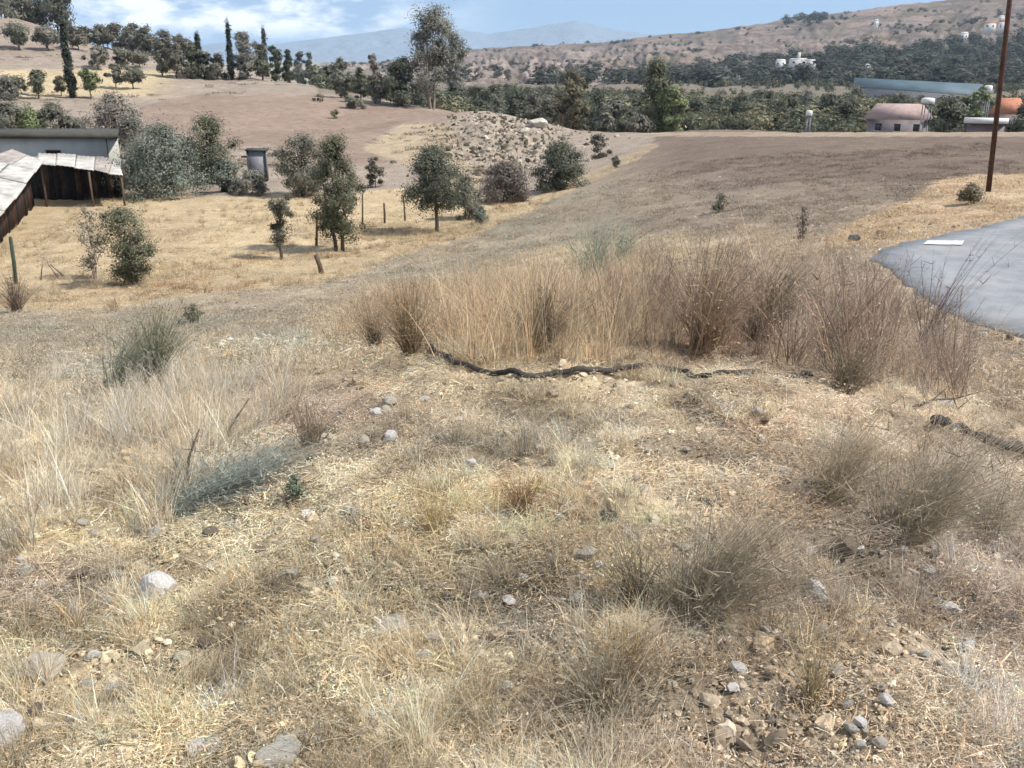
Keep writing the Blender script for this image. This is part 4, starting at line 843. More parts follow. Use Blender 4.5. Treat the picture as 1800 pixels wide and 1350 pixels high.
b0 = PY(205, 340, 68); gz = float(H(b0.x, b0.y)[0]) - 0.5
root = empty('farm_building', (b0.x - 8, b0.y, gz + 0.5), 'long low grey plastered building with a dark flat roof edge at the left', 'building')
def rel(p, q): return tuple(Vector(p) - Vector(q.location))
def wallhex(a, b_, c_, d_, z0, z1):               # plan corners -> prism
    return [(v.x, v.y, z0) for v in (a, b_, c_, d_)] + [(v.x, v.y, z1) for v in (a, b_, c_, d_)]
tl = PY(-90, 246, 68); tr = PY(206, 243, 68); bl_ = PY(-90, 246, 72.5); br_ = PY(207, 243, 72.5)
mb = MB(); mb.hexa([rel(p, root) for p in wallhex(tl, tr, br_, bl_, gz, tr.z)]); mb.build('wall', M_PLASTER, root)
e = 0.25; tl2, tr2 = tl + Vector((-e, -e, 0)), tr + Vector((e * 0.6, -e, 0)); br2, bl2 = br_ + Vector((e * 0.3, e, 0)), bl_ + Vector((-e, e, 0))
mb = MB(); mb.hexa([rel(p, root) for p in wallhex(tl2, tr2, br2, bl2, tr.z + 0.003, tr.z + 0.34)]); mb.build('roof', M_DARKROOF, root)
wn = MB(); a_ = PY(81, 264, 67.98); c2 = PY(107, 273, 67.98); wn.box(rel((a_ + c2) / 2, root), (c2.x - a_.x, 0.06, a_.z - c2.z)); w_o = wn.build('window', M_VOID, root)
for dz in (-1, 1): fr = MB(); fr.box(rel((a_ + c2) / 2 + Vector((0, -0.04, dz * (a_.z - c2.z) / 2)), root), (c2.x - a_.x + 0.12, 0.06, 0.06)); fr.build('frame', M_WOOD, w_o)
dp = MB(); p_ = PY(189, 262, 67.95); dp.tube([rel(Vector((p_.x, p_.y, tr.z - 0.05)), root), rel(Vector((p_.x, p_.y, tr.z - 2.0)), root)], 0.035, 6); dp.build('drainpipe', M_DARKROOF, root)
# lean-to with loose whitish sheets
def sheet(o_, q, n_, mat, name='roof_sheet', th=0.05, wav=0.016, lap=0.02):
    """corrugated sheet between four corners q0..q3 (q0-q1 front edge, q3-q2 back edge)"""
    q = [Vector(v) for v in q]; vs = []; n_ = max(4, n_)
    for i in range(n_ + 1):
        u = i / n_; w_ = wav * (1 if i % 2 else -1)
        for p0_, p1_ in ((q[0], q[1]), (q[3], q[2])):
            p = p0_.lerp(p1_, u); vs += [p + Vector((0, 0, w_ + th / 2)), p + Vector((0, 0, w_ - th / 2))]
    Qs = []
    for i in range(n_):
        a = 4 * i; b = a + 4; Qs += [(a, b, b + 2, a + 2), (a + 1, a + 3, b + 3, b + 1), (a, a + 1, b + 1, b), (a + 2, b + 2, b + 3, a + 3)]
    Qs += [(0, 2, 3, 1), (4 * n_, 4 * n_ + 1, 4 * n_ + 3, 4 * n_ + 2)]
    m_ = MB(); m_.add([tuple(v) for v in vs], Qs); return m_.build(name, mat, o_)
shed = empty('lean_to_shed', PY(80, 350, 60), 'open lean-to shed with a sagging whitish sheet roof and dark interior', 'shed')
shed.location.z = float(H(shed.location.x, shed.location.y)[0])
rs = S(5)
top = [(66, 270, 66.5), (100, 272, 66.5), (134, 274, 66.5), (168, 277, 66.5), (200, 281, 66.5), (208, 283, 66.5)]
bot = [(66, 289, 61.5), (98, 292, 61.5), (131, 296, 61.5), (165, 300, 61.5), (190, 306, 61.5), (216, 308, 61.5)]
for i in range(5):
    dz = Vector((0, 0, 0.05 * (i % 2) + rs.uniform(0, .04)))
    sheet(shed, [rel(PY(*bot[i]) + dz, shed), rel(PY(*bot[i + 1]) + dz, shed), rel(PY(*top[i + 1]) + dz, shed), rel(PY(*top[i]) + dz, shed)], 8, M_SHEET if i != 3 else M_SHEET2)
E = [Vector(PY(76, 284, 62)), Vector(PY(62, 303, 57.5)), Vector(PY(46, 324, 53.5)), Vector(PY(27, 350, 49)), Vector(PY(8, 372, 46)), Vector(PY(-14, 392, 43.5))]
Lf = [Vector(PY(20, 262, 66)), Vector(PY(-30, 280, 61)), Vector(PY(-60, 300, 56.5)), Vector(PY(-90, 325, 52)), Vector(PY(-120, 350, 48)), Vector(PY(-150, 372, 45))]
Lg = [p + (q_ - e_) * 1.0 for p, q_, e_ in zip(Lf, Lf, E)]
for i in range(5):
    dz = Vector((0, 0, 0.06 * (i % 2)))
    mid0, mid1 = E[i].lerp(Lf[i], 0.5), E[i + 1].lerp(Lf[i + 1], 0.5)
    sheet(shed, [rel(E[i + 1] + dz, shed), rel(mid1 + dz, shed), rel(mid0 + dz, shed), rel(E[i] + dz, shed)], 8, M_SHEET)
    sheet(shed, [rel(mid1 + dz * 2, shed), rel(Lf[i + 1] + dz, shed), rel(Lf[i] + dz, shed), rel(mid0 + dz * 2, shed)], 8, M_SHEET2 if i in (0, 3) else M_SHEET)
def gnd(v, d=0.1): return Vector((v.x, v.y, float(H(v.x, v.y)[0]) - d))
for i in range(5):                                # rusty boards hung under the eave on the right-hand side, some coloured dark as shade
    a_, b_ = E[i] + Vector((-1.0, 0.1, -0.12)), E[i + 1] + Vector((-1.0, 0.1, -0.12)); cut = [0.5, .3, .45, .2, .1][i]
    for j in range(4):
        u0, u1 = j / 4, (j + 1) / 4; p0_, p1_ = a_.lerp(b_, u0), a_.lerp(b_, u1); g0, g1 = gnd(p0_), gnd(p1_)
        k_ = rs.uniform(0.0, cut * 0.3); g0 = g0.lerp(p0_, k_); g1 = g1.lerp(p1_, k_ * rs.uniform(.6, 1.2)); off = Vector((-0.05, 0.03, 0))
        m_ = MB(); m_.hexa([rel(v, shed) for v in (g0, g1, g1 + off, g0 + off, p0_, p1_, p1_ + off, p0_ + off)]); m_.build('shade_wall_board', M_RUST if (i + j) % 3 else M_VOID, shed)
xs_ = np.linspace(14.5, 214, 22)  # dark boards added as the shade of the open front
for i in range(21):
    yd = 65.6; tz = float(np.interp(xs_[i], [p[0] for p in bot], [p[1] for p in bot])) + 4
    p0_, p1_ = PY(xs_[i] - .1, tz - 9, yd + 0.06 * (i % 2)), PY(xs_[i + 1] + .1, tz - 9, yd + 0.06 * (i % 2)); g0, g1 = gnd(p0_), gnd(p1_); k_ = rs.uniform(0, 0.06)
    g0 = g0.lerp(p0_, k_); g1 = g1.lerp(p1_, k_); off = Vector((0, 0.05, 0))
    m_ = MB(); m_.hexa([rel(v, shed) for v in (g0, g1, g1 + off, g0 + off, p0_, p1_, p1_ + off, p0_ + off)]); m_.build('shade_wall_board', M_VOID if i % 3 else M_RUST, shed)
for px_, py_, yd in ((72, 292, 61.8), (156, 302, 61.4), (213, 310, 61.6)):
    p = PY(px_, py_, yd); g_ = gnd(p, 0.3); m_ = MB(); m_.tube([rel(g_, shed), rel(p, shed)], 0.07, 6); m_.build('post', M_WOOD, shed)
# hut
p = at(456, 318); d_ = p.y
hut = empty('garden_hut', p, 'small blue-grey sheet metal hut with a dark frame among the shrubs', 'hut', None, 0.15)
w_ = 30 * d_ / F; h_ = (318 - 264) * d_ / F
MB().box((0, 0, h_ / 2 - .1), (w_, w_, h_)).build('wall', M_PALEP, hut)
MB().box((0, 0, h_ - 0.04), (w_ * 1.2, w_ * 1.2, 0.1)).build('roof', M_DARKROOF, hut)
m_ = MB()
for sx_ in (-1, 1): m_.box((sx_ * w_ * 0.5, -w_ * 0.51, h_ / 2 - .1), (0.1, 0.1, h_))
m_.build('frame', M_DARKROOF, hut)
MB().box((-w_ * 0.62, -w_ * 0.3, h_ * 0.78), (w_ * 0.5, 0.08, 0.12)).build('bracket', M_DARKROOF, hut)

# pole, posts and sticks
p = at(1738, 337); a_ = math.radians
pole = empty('utility_pole', p, 'tall brown wooden pole standing in dry grass beside the road', 'pole')
m_ = MB(); tp = at_r(1781, -55, math.hypot(p.x, p.y) - 0.3); dirv = (tp - p).normalized(); Lp = 8.2
m_.tube([(0, 0, -0.4), tuple(dirv * Lp * 0.5), tuple(dirv * Lp)], [0.08, 0.073, 0.064], 10); m_.build('shaft', M_POLE, pole, smooth=True)
for q in (0.55, 0.82, 1.1): m_ = MB(); m_.tube([tuple(dirv * q), tuple(dirv * (q + 0.03))], 0.084, 10); m_.build('steel_band', M_DARKROOF, pole)
m_ = MB(); c_ = dirv * (Lp - 0.4); m_.box(tuple(c_ + Vector((0, -0.12, 0))), (1.5, 0.1, 0.12)); m_.build('crossarm', M_POLE, pole)
for sx_ in (-0.65, 0, 0.65):
    m_ = MB(); m_.tube([tuple(c_ + Vector((sx_, -0.12, 0.06))), tuple(c_ + Vector((sx_, -0.12, 0.12))), tuple(c_ + Vector((sx_, -0.12, 0.2)))], [0.02, 0.045, 0.03], 8); m_.build('insulator', M_PALEP, pole)
for (xb, yb, xt, yt, rd, mat, lab, nm, cat) in [
    (28, 500, 18, 416, 0.075, M_GREEN, 'leaning dark green post at the left edge in yellow grass', 'fence_post', 'post'),
    (556, 432, 557, 370, 0.06, M_WOOD, 'dark upright post between the sparse sapling and the tall narrow tree', 'fence_post', 'post'),
    (637, 396, 637, 340, 0.045, M_WOOD, 'thin post just right of the tall narrow tree', 'fence_post', 'post'),
    (676, 392, 675, 357, 0.06, M_WOOD, 'short stout post midway between the two larger trees', 'fence_post', 'post'),
    (712, 388, 709, 345, 0.045, M_WOOD, 'slim post under the left edge of the round topped tree', 'fence_post', 'post'),
    (565, 481, 555, 448, 0.10, M_WOOD, 'short thick dark stump leaning over in the yellow grass', 'leaning_stump', 'stump')]:
    p = at(xb, yb); q = at_r(xt, yt, math.hypot(p.x, p.y)); d = q - p
    m_ = MB(); m_.tube([tuple(-d * 0.15), tuple(d * 0.5 + Vector((rd * .3, 0, 0))), tuple(d * 0.97), tuple(d)], [rd * 1.1, rd, rd * .92, rd * .6], 8)
    tag(m_.build(nm, mat, None, p), lab, cat)
def branch_pile(pts, rad, mat, loc, name, label, cat, seed=0):
    rng = S(seed); m_ = MB()
    for P_ in pts:
        P_ = [Vector(v) - loc for v in P_]; m_.tube([tuple(v) for v in P_], [rad * (1 - 0.6 * i / (len(P_) - 1)) for i in range(len(P_))], 6)
        for _ in range(5):
            i = rng.integers(0, len(P_) - 1); b0 = P_[i].lerp(P_[i + 1], rng.uniform()); L = (P_[-1] - P_[0]).length * 0.3
            m_.tube([tuple(b0), tuple(b0 + Vector((rng.normal() * .4, rng.normal() * .4, rng.uniform(0, .7))) * L)], [rad * .4, rad * .12], 4)
    return tag(m_.build(name, mat, None, loc), label, cat)
def up(px, py, pyb, pxb=None):                   # a point above ground: seen at (px,py), standing over the ground at (pxb,pyb)
    g_ = at(pxb or px, pyb); return at_r(px, py, math.hypot(g_.x, g_.y))
g0 = at(80, 495)
branch_pile([[at(72, 492), up(75, 455, 492)], [at(104, 490), up(76, 452, 490)], [at(112, 485), up(88, 465, 487)]], 0.035, M_BARKPALE, g0, 'dead_branches', 'pale dead branches propped together near the green post', 'branches', 1)
g0 = at(330, 862)
branch_pile([[at(325, 862), up(332, 805, 858), up(350, 755, 850, 340)]], 0.010, M_BARK, g0, 'dead_branch', 'dark upright dead branch rising from the grey sage bush', 'branch', 2)
g0 = at(392, 790)
branch_pile([[at(392, 790), up(404, 752, 786), up(438, 700, 780, 400)]], 0.009, M_BARK, g0, 'dead_branch', 'thin dark dead branch leaning right above the grey sage bush', 'branch', 3)
g0 = at(1640, 722)
branch_pile([[at(1604, 722) + Vector((0, 0, .02)), at(1640, 716) + Vector((0, 0, .05)), at(1674, 717) + Vector((0, 0, .06)), at(1690, 736)]], 0.009, M_BARK, g0, 'bent_stick', 'thin bent stick lying above the right end of the black pipe', 'stick', 4)

# black irrigation pipe half buried along the rim of the mound
M_PIPE = simple('dusty_black_pipe', (0.055, 0.048, 0.043), 0.8, 0.6, 5, 0.2, 0.3)
def pipe(img, rad, label, dz, seed, amp=0.035):
    P_ = densify([tuple(at(a, b))[:2] for a, b in img], 10); P_ = P_ + 0.05 * np.stack([fbm(P_[:, 0] * 3, P_[:, 1] * 3, seed, 2), fbm(P_[:, 0] * 3, P_[:, 1] * 3, seed + 3, 2)], 1)
    zz = H(P_[:, 0], P_[:, 1]); k_ = np.ones(7) / 7; zs_ = np.convolve(np.pad(zz, 3, mode='edge'), k_, 'valid'); zs_ = np.maximum(zs_, zz) + dz + rad * 0.5 + amp * fbm(P_[:, 0] * 3, P_[:, 1] * 3, seed, 3)
    m_ = MB(); loc = Vector((P_[0][0], P_[0][1], zs_[0])); m_.tube([tuple(Vector((a, b, c_)) - loc) for (a, b), c_ in zip(P_, zs_)], rad, 8)
    return tag(m_.build('irrigation_pipe', M_PIPE, None, loc, True), label, 'pipe')
pipe([(742, 606), (775, 633), (830, 655), (900, 667), (975, 664), (1050, 660), (1120, 651), (1190, 658), (1270, 664), (1350, 665), (1425, 666)], 0.016, 'long dusty black pipe along the rim of the mound below the tall dry grass', 0.02, 3, 0.02)
pipe([(1640, 758), (1675, 770), (1720, 785), (1765, 800), (1830, 812), (1900, 820)], 0.027, 'thick black pipe entering at the right edge of the picture', 0.05, 13, 0.0)

# ------------------------------------------------------------------ stones one can point at
M_ST = {k: simple(k, c, 0.9, 0.22, 9, 0.15, 0.7) for k, c in {'whitish_stone': (0.70, 0.67, 0.63), 'beige_stone': (0.50, 0.45, 0.37), 'grey_stone': (0.47, 0.44, 0.375), 'dark_stone': (0.085, 0.09, 0.085), 'brown_clod': (0.20, 0.16, 0.12)}.items()}
def stone(px, py, w, h_, mat, label, name='stone', flat=0.7, seed=None, cat='stone', tilt=0.15, group=None, rz=None):
    p = at(px, py); d = p.length + 0.0; d = (p - Vector((0, 0, EYE))).length; s_ = w * d / F / 2 * 1.12; seed = seed or int(px * 3 + py)
    me_ = rock_mesh(S(seed), 'stone', [M_ST[mat]], 3 if w > 24 else 2, 0.12 if w > 24 else 0.25, 1.0)
    o_ = link(name, me_, None, p + Vector((0, 0, s_ * flat * 0.45 + (0.012 if group else 0.006)))); rr = S(seed)
    o_.scale = (s_ * 1.15, s_ * rr.uniform(0.8, 1.1), s_ * flat * h_); o_.rotation_euler = (rr.normal() * tilt, rr.normal() * tilt, rr.uniform(-.5, .5) if rz is None else rz)
    return tag(o_, label, cat, group)
stone(276, 1066, 62, 1.5, 'whitish_stone', 'largest whitish angular stone, sticking up with a shaded left side', flat=0.8, seed=5, tilt=0.5)
stone(1433, 1050, 30, 1.9, 'whitish_stone', 'bright white upright stone on the lower right of the mound', flat=1.0)
stone(1672, 1080, 34, 0.9, 'whitish_stone', 'white stone near the right slope above the furrows', flat=0.8)
stone(682, 1112, 66, 0.8, 'grey_stone', 'flat pale grey slab half buried left of the centre', flat=0.5)
stone(765, 1135, 34, 1.1, 'beige_stone', 'small blunt beige stone right of the flat grey slab', flat=0.8)
stone(1066, 918, 30, 1.3, 'dark_stone', 'dark grey rounded stone in the middle of the mound', flat=0.9)
stone(1028, 985, 36, 1.0, 'beige_stone', 'rounded beige stone below the dark grey one', flat=0.85)
stone(1472, 975, 46, 1.1, 'brown_clod', 'dark crumbly clod of earth right of the dry mauve bush', name='clod', cat='clod', flat=0.8)
stone(842, 1060, 34, 0.9, 'whitish_stone', 'pale stone beside a dark hollow in the centre foreground', flat=0.7)
stone(897, 1066, 26, 0.9, 'whitish_stone', 'small pale stone right of the one by the dark hollow', flat=0.7)
stone(785, 1063, 24, 1.2, 'dark_stone', 'blackish stone in the centre foreground left of two pale ones', flat=0.9)
stone(70, 1190, 70, 0.8, 'beige_stone', 'broad pale stone low at the left side of the picture', flat=0.6)
stone(12, 1296, 60, 1.0, 'whitish_stone', 'pale stone cut by the left edge near the bottom corner', flat=0.8)
stone(360, 1322, 52, 0.9, 'whitish_stone', 'pale stone at the bottom edge left of the grey slab', flat=0.6)
stone(424, 1334, 30, 0.9, 'whitish_stone', 'small white stone touching the grey slab at the bottom', flat=0.7)
stone(492, 1335, 66, 0.7, 'grey_stone', 'wide grey slab half buried at the bottom of the picture', flat=0.3)
stone(62, 1258, 30, 1.0, 'brown_clod', 'brown clod below the broad pale stone at the left', name='clod', cat='clod')
stone(838, 962, 34, 0.8, 'grey_stone', 'greenish grey stone in the upper centre of the mound', flat=0.6)
stone(275, 945, 34, 0.8, 'grey_stone', 'grey stone at the foot of the pale grass on the left', flat=0.6)
stone(375, 1000, 34, 0.8, 'beige_stone', 'pale flat stone above and right of the largest whitish stone', flat=0.5)
stone(892, 1215, 28, 0.9, 'whitish_stone', 'little white stone in the straw left of the brown twig bush', flat=0.7)
stone(1290, 1215, 22, 0.9, 'whitish_stone', 'little white stone below the dry mauve bush', flat=0.7)
stone(405, 600, 12, 1.0, 'whitish_stone', 'tiny white stone far down on the left slope', flat=0.7)
stone(662, 728, 22, 1.0, 'whitish_stone', 'white stone topmost in the scatter left of centre', flat=0.7)
stone(690, 772, 24, 1.2, 'whitish_stone', 'white stone lowest in the scatter left of centre', flat=0.8)
stone(640, 780, 20, 1.2, 'beige_stone', 'beige stone leftmost in the scatter left of centre', flat=0.8)
stone(1240, 886, 22, 0.8, 'dark_stone', 'small dark chip of stone above the dry mauve bush', flat=0.5)
stone(1632, 1010, 20, 0.9, 'whitish_stone', 'small white stone above the furrows on the right slope')
stone(1700, 1142, 26, 0.9, 'whitish_stone', 'pale stone lying in the furrows on the right slope')
stone(1728, 592, 16, 1.0, 'whitish_stone', 'pale stone on the broken road edge, nearest the asphalt tip')
stone(1775, 598, 16, 1.2, 'brown_clod', 'brown clod on the broken road edge at the right', name='clod', cat='clod')
stone(1625, 1160, 24, 0.9, 'grey_stone', 'grey stone below the furrows on the right slope')
stone(1660, 712, 34, 0.5, 'whitish_stone', 'flat white stone beside the bent stick', flat=0.5)
stone(1500, 424, 18, 1.0, 'dark_stone', 'dark rock at the end of the far road shoulder')
stone(1552, 418, 22, 0.8, 'brown_clod', 'brown clod on the far road shoulder', name='clod', cat='clod')
stone(945, 222, 26, 1.0, 'grey_stone', 'largest pale boulder at the top of the rocky bank', name='boulder', cat='boulder')
stone(925, 234, 20, 1.0, 'beige_stone', 'beige boulder under the topmost one on the rocky bank', name='boulder', cat='boulder')
rs = S(77); k_ = 0
while k_ < 120:                                    # many alike: small stones nothing tells apart
    px_, py_ = rs.uniform(30, 1770), rs.uniform(700, 1330)
    if inpoly(np.array([px_]), np.array([py_]), T_LEFT)[0] or inpoly(np.array([px_]), np.array([py_]), T_RIGHT)[0]: continue
    mt_ = ['beige_stone', 'grey_stone', 'brown_clod', 'whitish_stone', 'beige_stone'][k_ % 5]
    lb_, gp_, nm_ = {'beige_stone': ('small beige stone lying in the straw on the mound', 'small beige stones on the mound', 'stone'), 'grey_stone': ('small grey stone lying in the straw on the mound', 'small grey stones on the mound', 'stone'),
        'whitish_stone': ('small whitish stone lying in the straw on the mound', 'small whitish stones on the mound', 'stone'), 'brown_clod': ('small brown clod of earth lying in the straw on the mound', 'small brown clods on the mound', 'clod')}[mt_]
    stone(px_, py_, rs.uniform(11, 27), 1, mt_, lb_, name=nm_, cat=nm_, flat=0.75, seed=900 + k_, group=gp_); k_ += 1

# ------------------------------------------------------------------ bushes near the camera
KINDS['sage'] = (0.23, 0.25, 0.21); KINDS['sagegreen'] = (0.15, 0.18, 0.12)
def near_bush(px, pyb, h_, w, kind, label, leaf=0.010, nl=5000, name='bush', **kw):
    p = at(px, pyb); d = (p - Vector((0, 0, EYE))).length
    kw.setdefault('seed', int(px + pyb)); kw.setdefault('ncl', 60)
    return make_tree(p, h_ * d / F, w * d / F, kw.pop('shape', 'dome'), kind, label, cat='bush', name='shrub', th=0.03, nl=nl, leaf=leaf, stems=5, **kw)
near_bush(340, 566, 28, 38, 'green', 'tiny green bush on the slope below the yellow grass', leaf=0.05, nl=500)
near_bush(1408, 425, 60, 22, 'purple', 'dark purple weed spike standing near the road tip', leaf=0.03, nl=500, shape='tall')
near_bush(1704, 358, 26, 44, 'rust', 'brown tussock on the grassy shoulder left of the pole', leaf=0.06, nl=900)
near_bush(1265, 372, 32, 30, 'olive', 'small olive weed in the middle of the field', leaf=0.05, nl=500)
near_bush(520, 880, 46, 40, 'sagegreen', 'small green weed right of the grey sage bush', leaf=0.007, nl=900)
def dry_bush(px, pyb, h_, w, col, label, n_=420, lean=(0, 0), seed=1, cat='bush', wd=0.0026, name='dry_bush'):
    p = at(px, pyb); d = (p - Vector((0, 0, EYE))).length; hh, ww = h_ * d / F, w * d / F
    rng = S(seed); root = empty(name, p, label, cat); col = (col[0] * 0.98, col[1] * 1.0, col[2] * (0.96 if col[1] > col[0] else 0.84))
    Vv, Qq, T_ = blades(n_, hh, ww * 0.16, 0.42 * ww / hh, wd, rng, seg=5, bend=0.9, hv=0.45, bias=lean)
    key = name + '_%d' % seed
    link('stems', qmesh('stems', Vv, Qq, [attrmat(key, col, trans=0.15)], T_), root)
    bi = rng.integers(0, n_, n_ * 3); sg = rng.integers(1, 5, n_ * 3); V3 = Vv.reshape(n_, 12, 3); b0 = V3[bi, sg * 2]
    dd = rng.normal(size=(n_ * 3, 3)); dd[:, 2] = np.abs(dd[:, 2]); dd *= (0.06 * hh + 0.03 * ww) / np.linalg.norm(dd, axis=1)[:, None] * rng.uniform(.5, 2, (n_ * 3, 1))
    sw = rng.normal(size=(n_ * 3, 3)) * wd * 0.35
    V4 = np.stack([b0 - sw, b0 + sw, b0 + dd + sw * .3, b0 + dd - sw * .3], 1).reshape(-1, 3)
    link('twigs', qmesh('twigs', V4, np.arange(len(V4)).reshape(-1, 4), [bpy.data.materials[key]], np.repeat(rng.uniform(.6, 1.3, n_ * 3), 4)[:, None] * np.ones(3)), root)['kind'] = 'stuff'
    return root
dry_bush(300, 898, 80, 200, (0.29, 0.305, 0.265), 'grey-blue sage sprawling up to the right at the foot of the pale grass', 620, (1.1, 0.2), 31, wd=0.0035)
dry_bush(395, 868, 70, 130, (0.30, 0.315, 0.28), 'paler grey sage beside the sprawling grey-blue one', 460, (0.7, 0.2), 32, wd=0.0032)
dry_bush(205, 690, 110, 110, (0.28, 0.29, 0.225), 'tall feathery grey-green weed on the left slope', 230, (0.35, 0), 33, wd=0.007)
dry_bush(272, 672, 110, 80, (0.21, 0.205, 0.15), 'darker olive weed on the left slope right of the feathery one', 300, (0.1, 0), 34, wd=0.006)
dry_bush(1038, 492, 90, 120, (0.22, 0.27, 0.215), 'feathery blue-green weed standing up behind the tall dry grass', 260, (0.1, 0), 35, wd=0.009)
dry_bush(1095, 450, 60, 90, (0.25, 0.28, 0.225), 'fainter blue-green weed right of the feathery one', 120, (0.1, 0), 36, wd=0.009)
dry_bush(1205, 1095, 190, 230, (0.31, 0.255, 0.215), 'mauve-brown dry bush arching right in the lower right foreground', 800, (0.35, 0.0), 1)
dry_bush(1120, 1075, 110, 90, (0.19, 0.155, 0.13), 'darker dry bush at the left flank of the arching mauve one', 260, (-0.1, 0.0), 2)
dry_bush(1060, 1250, 110, 190, (0.33, 0.275, 0.23), 'low greyish twig bush at the bottom right of centre', 480, (0.1, 0.0), 3)
dry_bush(948, 615, 110, 96, (0.25, 0.20, 0.16), 'round grey-brown dry bush behind the pipe, in the tall grass', 420, (0.05, 0), 4, wd=0.005)
dry_bush(722, 618, 105, 90, (0.32, 0.235, 0.17), 'reddish dry bush at the left end of the pipe', 360, (-0.05, 0), 5, wd=0.005)
dry_bush(660, 610, 80, 60, (0.23, 0.17, 0.14), 'thin greyish dry bush left of the reddish one', 180, (-0.1, 0), 6, wd=0.004)
dry_bush(1235, 615, 150, 120, (0.34, 0.245, 0.185), 'tall russet dry bush behind the middle of the pipe', 420, (0.1, 0), 7, wd=0.005)
dry_bush(1330, 600, 130, 110, (0.25, 0.20, 0.17), 'dark mauve dry bush right of the tall russet one', 380, (0.25, 0), 8, wd=0.005)
dry_bush(1450, 880, 130, 150, (0.38, 0.305, 0.24), 'brownish twig bush left of the large mauve one', 360, (0.3, 0.1), 37)
dry_bush(1590, 940, 160, 220, (0.34, 0.28, 0.235), 'large mauve twig bush leaning right above the furrows', 620, (0.45, 0.1), 9)
dry_bush(1720, 925, 50, 150, (0.35, 0.30, 0.255), 'greyish twig bush right of the large mauve one', 420, (0.4, 0.1), 10)
dry_bush(1480, 690, 90, 110, (0.25, 0.20, 0.16), 'small dark twig bush past the right end of the long pipe', 300, (0.2, 0), 11, wd=0.004)
dry_bush(1620, 612, 150, 60, (0.17, 0.12, 0.125), 'sparse purple stalks rising in front of the road tip', 44, (0.25, 0), 12, wd=0.0045)
dry_bush(915, 905, 66, 90, (0.30, 0.19, 0.12), 'orange-brown tuft with a dark heart in the centre of the mound', 260, (0.1, 0.1), 13, 'grass tuft', name='grass_tuft')
dry_bush(765, 940, 60, 80, (0.42, 0.32, 0.19), 'straw yellow tuft left of the orange-brown one', 220, (0.0, 0.1), 14, 'grass tuft', name='grass_tuft')
dry_bush(1100, 1190, 90, 90, (0.42, 0.31, 0.20), 'golden upright tuft below the mauve-brown dry bush', 260, (0.0, 0.0), 15, 'grass tuft', name='grass_tuft')
dry_bush(1425, 1240, 110, 60, (0.42, 0.33, 0.23), 'tall pale straw tuft at the lower right', 120, (0.0, 0.0), 16, 'grass tuft', name='grass_tuft')
dry_bush(550, 780, 80, 110, (0.25, 0.19, 0.155), 'thin brownish weed between the sage bush and the scatter of stones', 200, (-0.1, 0), 17)
dry_bush(30, 548, 50, 44, (0.22, 0.17, 0.15), 'mauve tussock at the left edge under the green post', 160, (0.0, 0), 18, wd=0.02)

# ------------------------------------------------------------------ village beyond the crest
M_PINK = simple('faded_pink_tiles', (0.36, 0.27, 0.245), 0.8, 0.2, 1); M_ORANGE = simple('orange_tiles', (0.46, 0.20, 0.12), 0.8, 0.2, 1)
M_WHITE = simple('white_wash', (0.62, 0.61, 0.59), 0.7, 0.08, 1); M_MAUVEW = simple('mauve_wall', (0.24, 0.21, 0.22), 0.9, 0.2, 1)
M_TEAL = simple('blue_green_roofing', (0.085, 0.125, 0.145), 0.6, 0.2, 0.2); M_GLASS = simple('dark_glass', (0.03, 0.035, 0.04), 0.2, 0.2, 2, 0.5, 0)
def hip(m_, w_, d_, z0, h_, k_=0.55):
    m_.add([(-w_ / 2, -d_ / 2, z0), (w_ / 2, -d_ / 2, z0), (w_ / 2, d_ / 2, z0), (-w_ / 2, d_ / 2, z0), (-w_ / 2 * (1 - k_), 0, z0 + h_), (w_ / 2 * (1 - k_), 0, z0 + h_)],
           [(0, 1, 5, 4), (2, 3, 4, 5), (1, 2, 5, 5), (3, 0, 4, 4), (3, 2, 1, 0)]) if False else None
    V_ = [(-w_ / 2, -d_ / 2, z0), (w_ / 2, -d_ / 2, z0), (w_ / 2, d_ / 2, z0), (-w_ / 2, d_ / 2, z0)]
    g = 0.02; a = w_ / 2 * (1 - k_); V_ += [(-a, -g, z0 + h_), (a, -g, z0 + h_), (a, g, z0 + h_), (-a, g, z0 + h_)]
    m_.hexa(V_); return m_
def house(px, pye, pyr, wpx, r, wallm, roofm, label, name='house', nwin=3, dep=0.7, rz=0.0, kk=0.5):
    a, te = azel(px, pye); tr_ = azel(px, pyr)[1]; x, y = r * math.sin(a), r * math.cos(a); g_ = float(H(x, y)[0]); ze = EYE + r * float(te) - g_; hr = r * float(tr_ - te); w_ = wpx * r / F
    root = empty(name, (x, y, g_), label, 'house', None, -float(a) + rz)
    ze = max(ze, 1.5)
    MB().box((0, 0, ze / 2 - 0.5), (w_ * 0.86, w_ * dep, ze + 1 - 0.02)).build('wall', wallm, root)
    hip(MB(), w_, w_ * dep * 1.15, ze, hr, kk).build('roof', roofm, root)
    for i in range(nwin):
        xx = (i + 0.5) / nwin * w_ * 0.8 - w_ * 0.4
        o_ = MB().box((xx, -w_ * dep / 2 - 0.02, ze - 1.1), (w_ * 0.09, 0.08, 1.0)).build('window', M_GLASS, root)
        MB().box((xx, -w_ * dep / 2 - 0.05, ze - 1.68), (w_ * 0.12, 0.14, 0.1)).build('sill', M_WHITE, o_)
    return root
house(1579, 208, 182, 104, 160, M_MAUVEW, M_PINK, 'house with a wide faded pink hipped roof beyond the field crest', kk=0.35)
house(1772, 200, 172, 54, 165, M_MAUVEW, M_ORANGE, 'house with an orange roof at the right edge behind the pole')
a, _ = azel(1733, 216); r = 120; x, y = r * math.sin(a), r * math.cos(a); g_ = float(H(x, y)[0]); z1 = EYE + r * float(azel(1733, 212)[1]) - g_
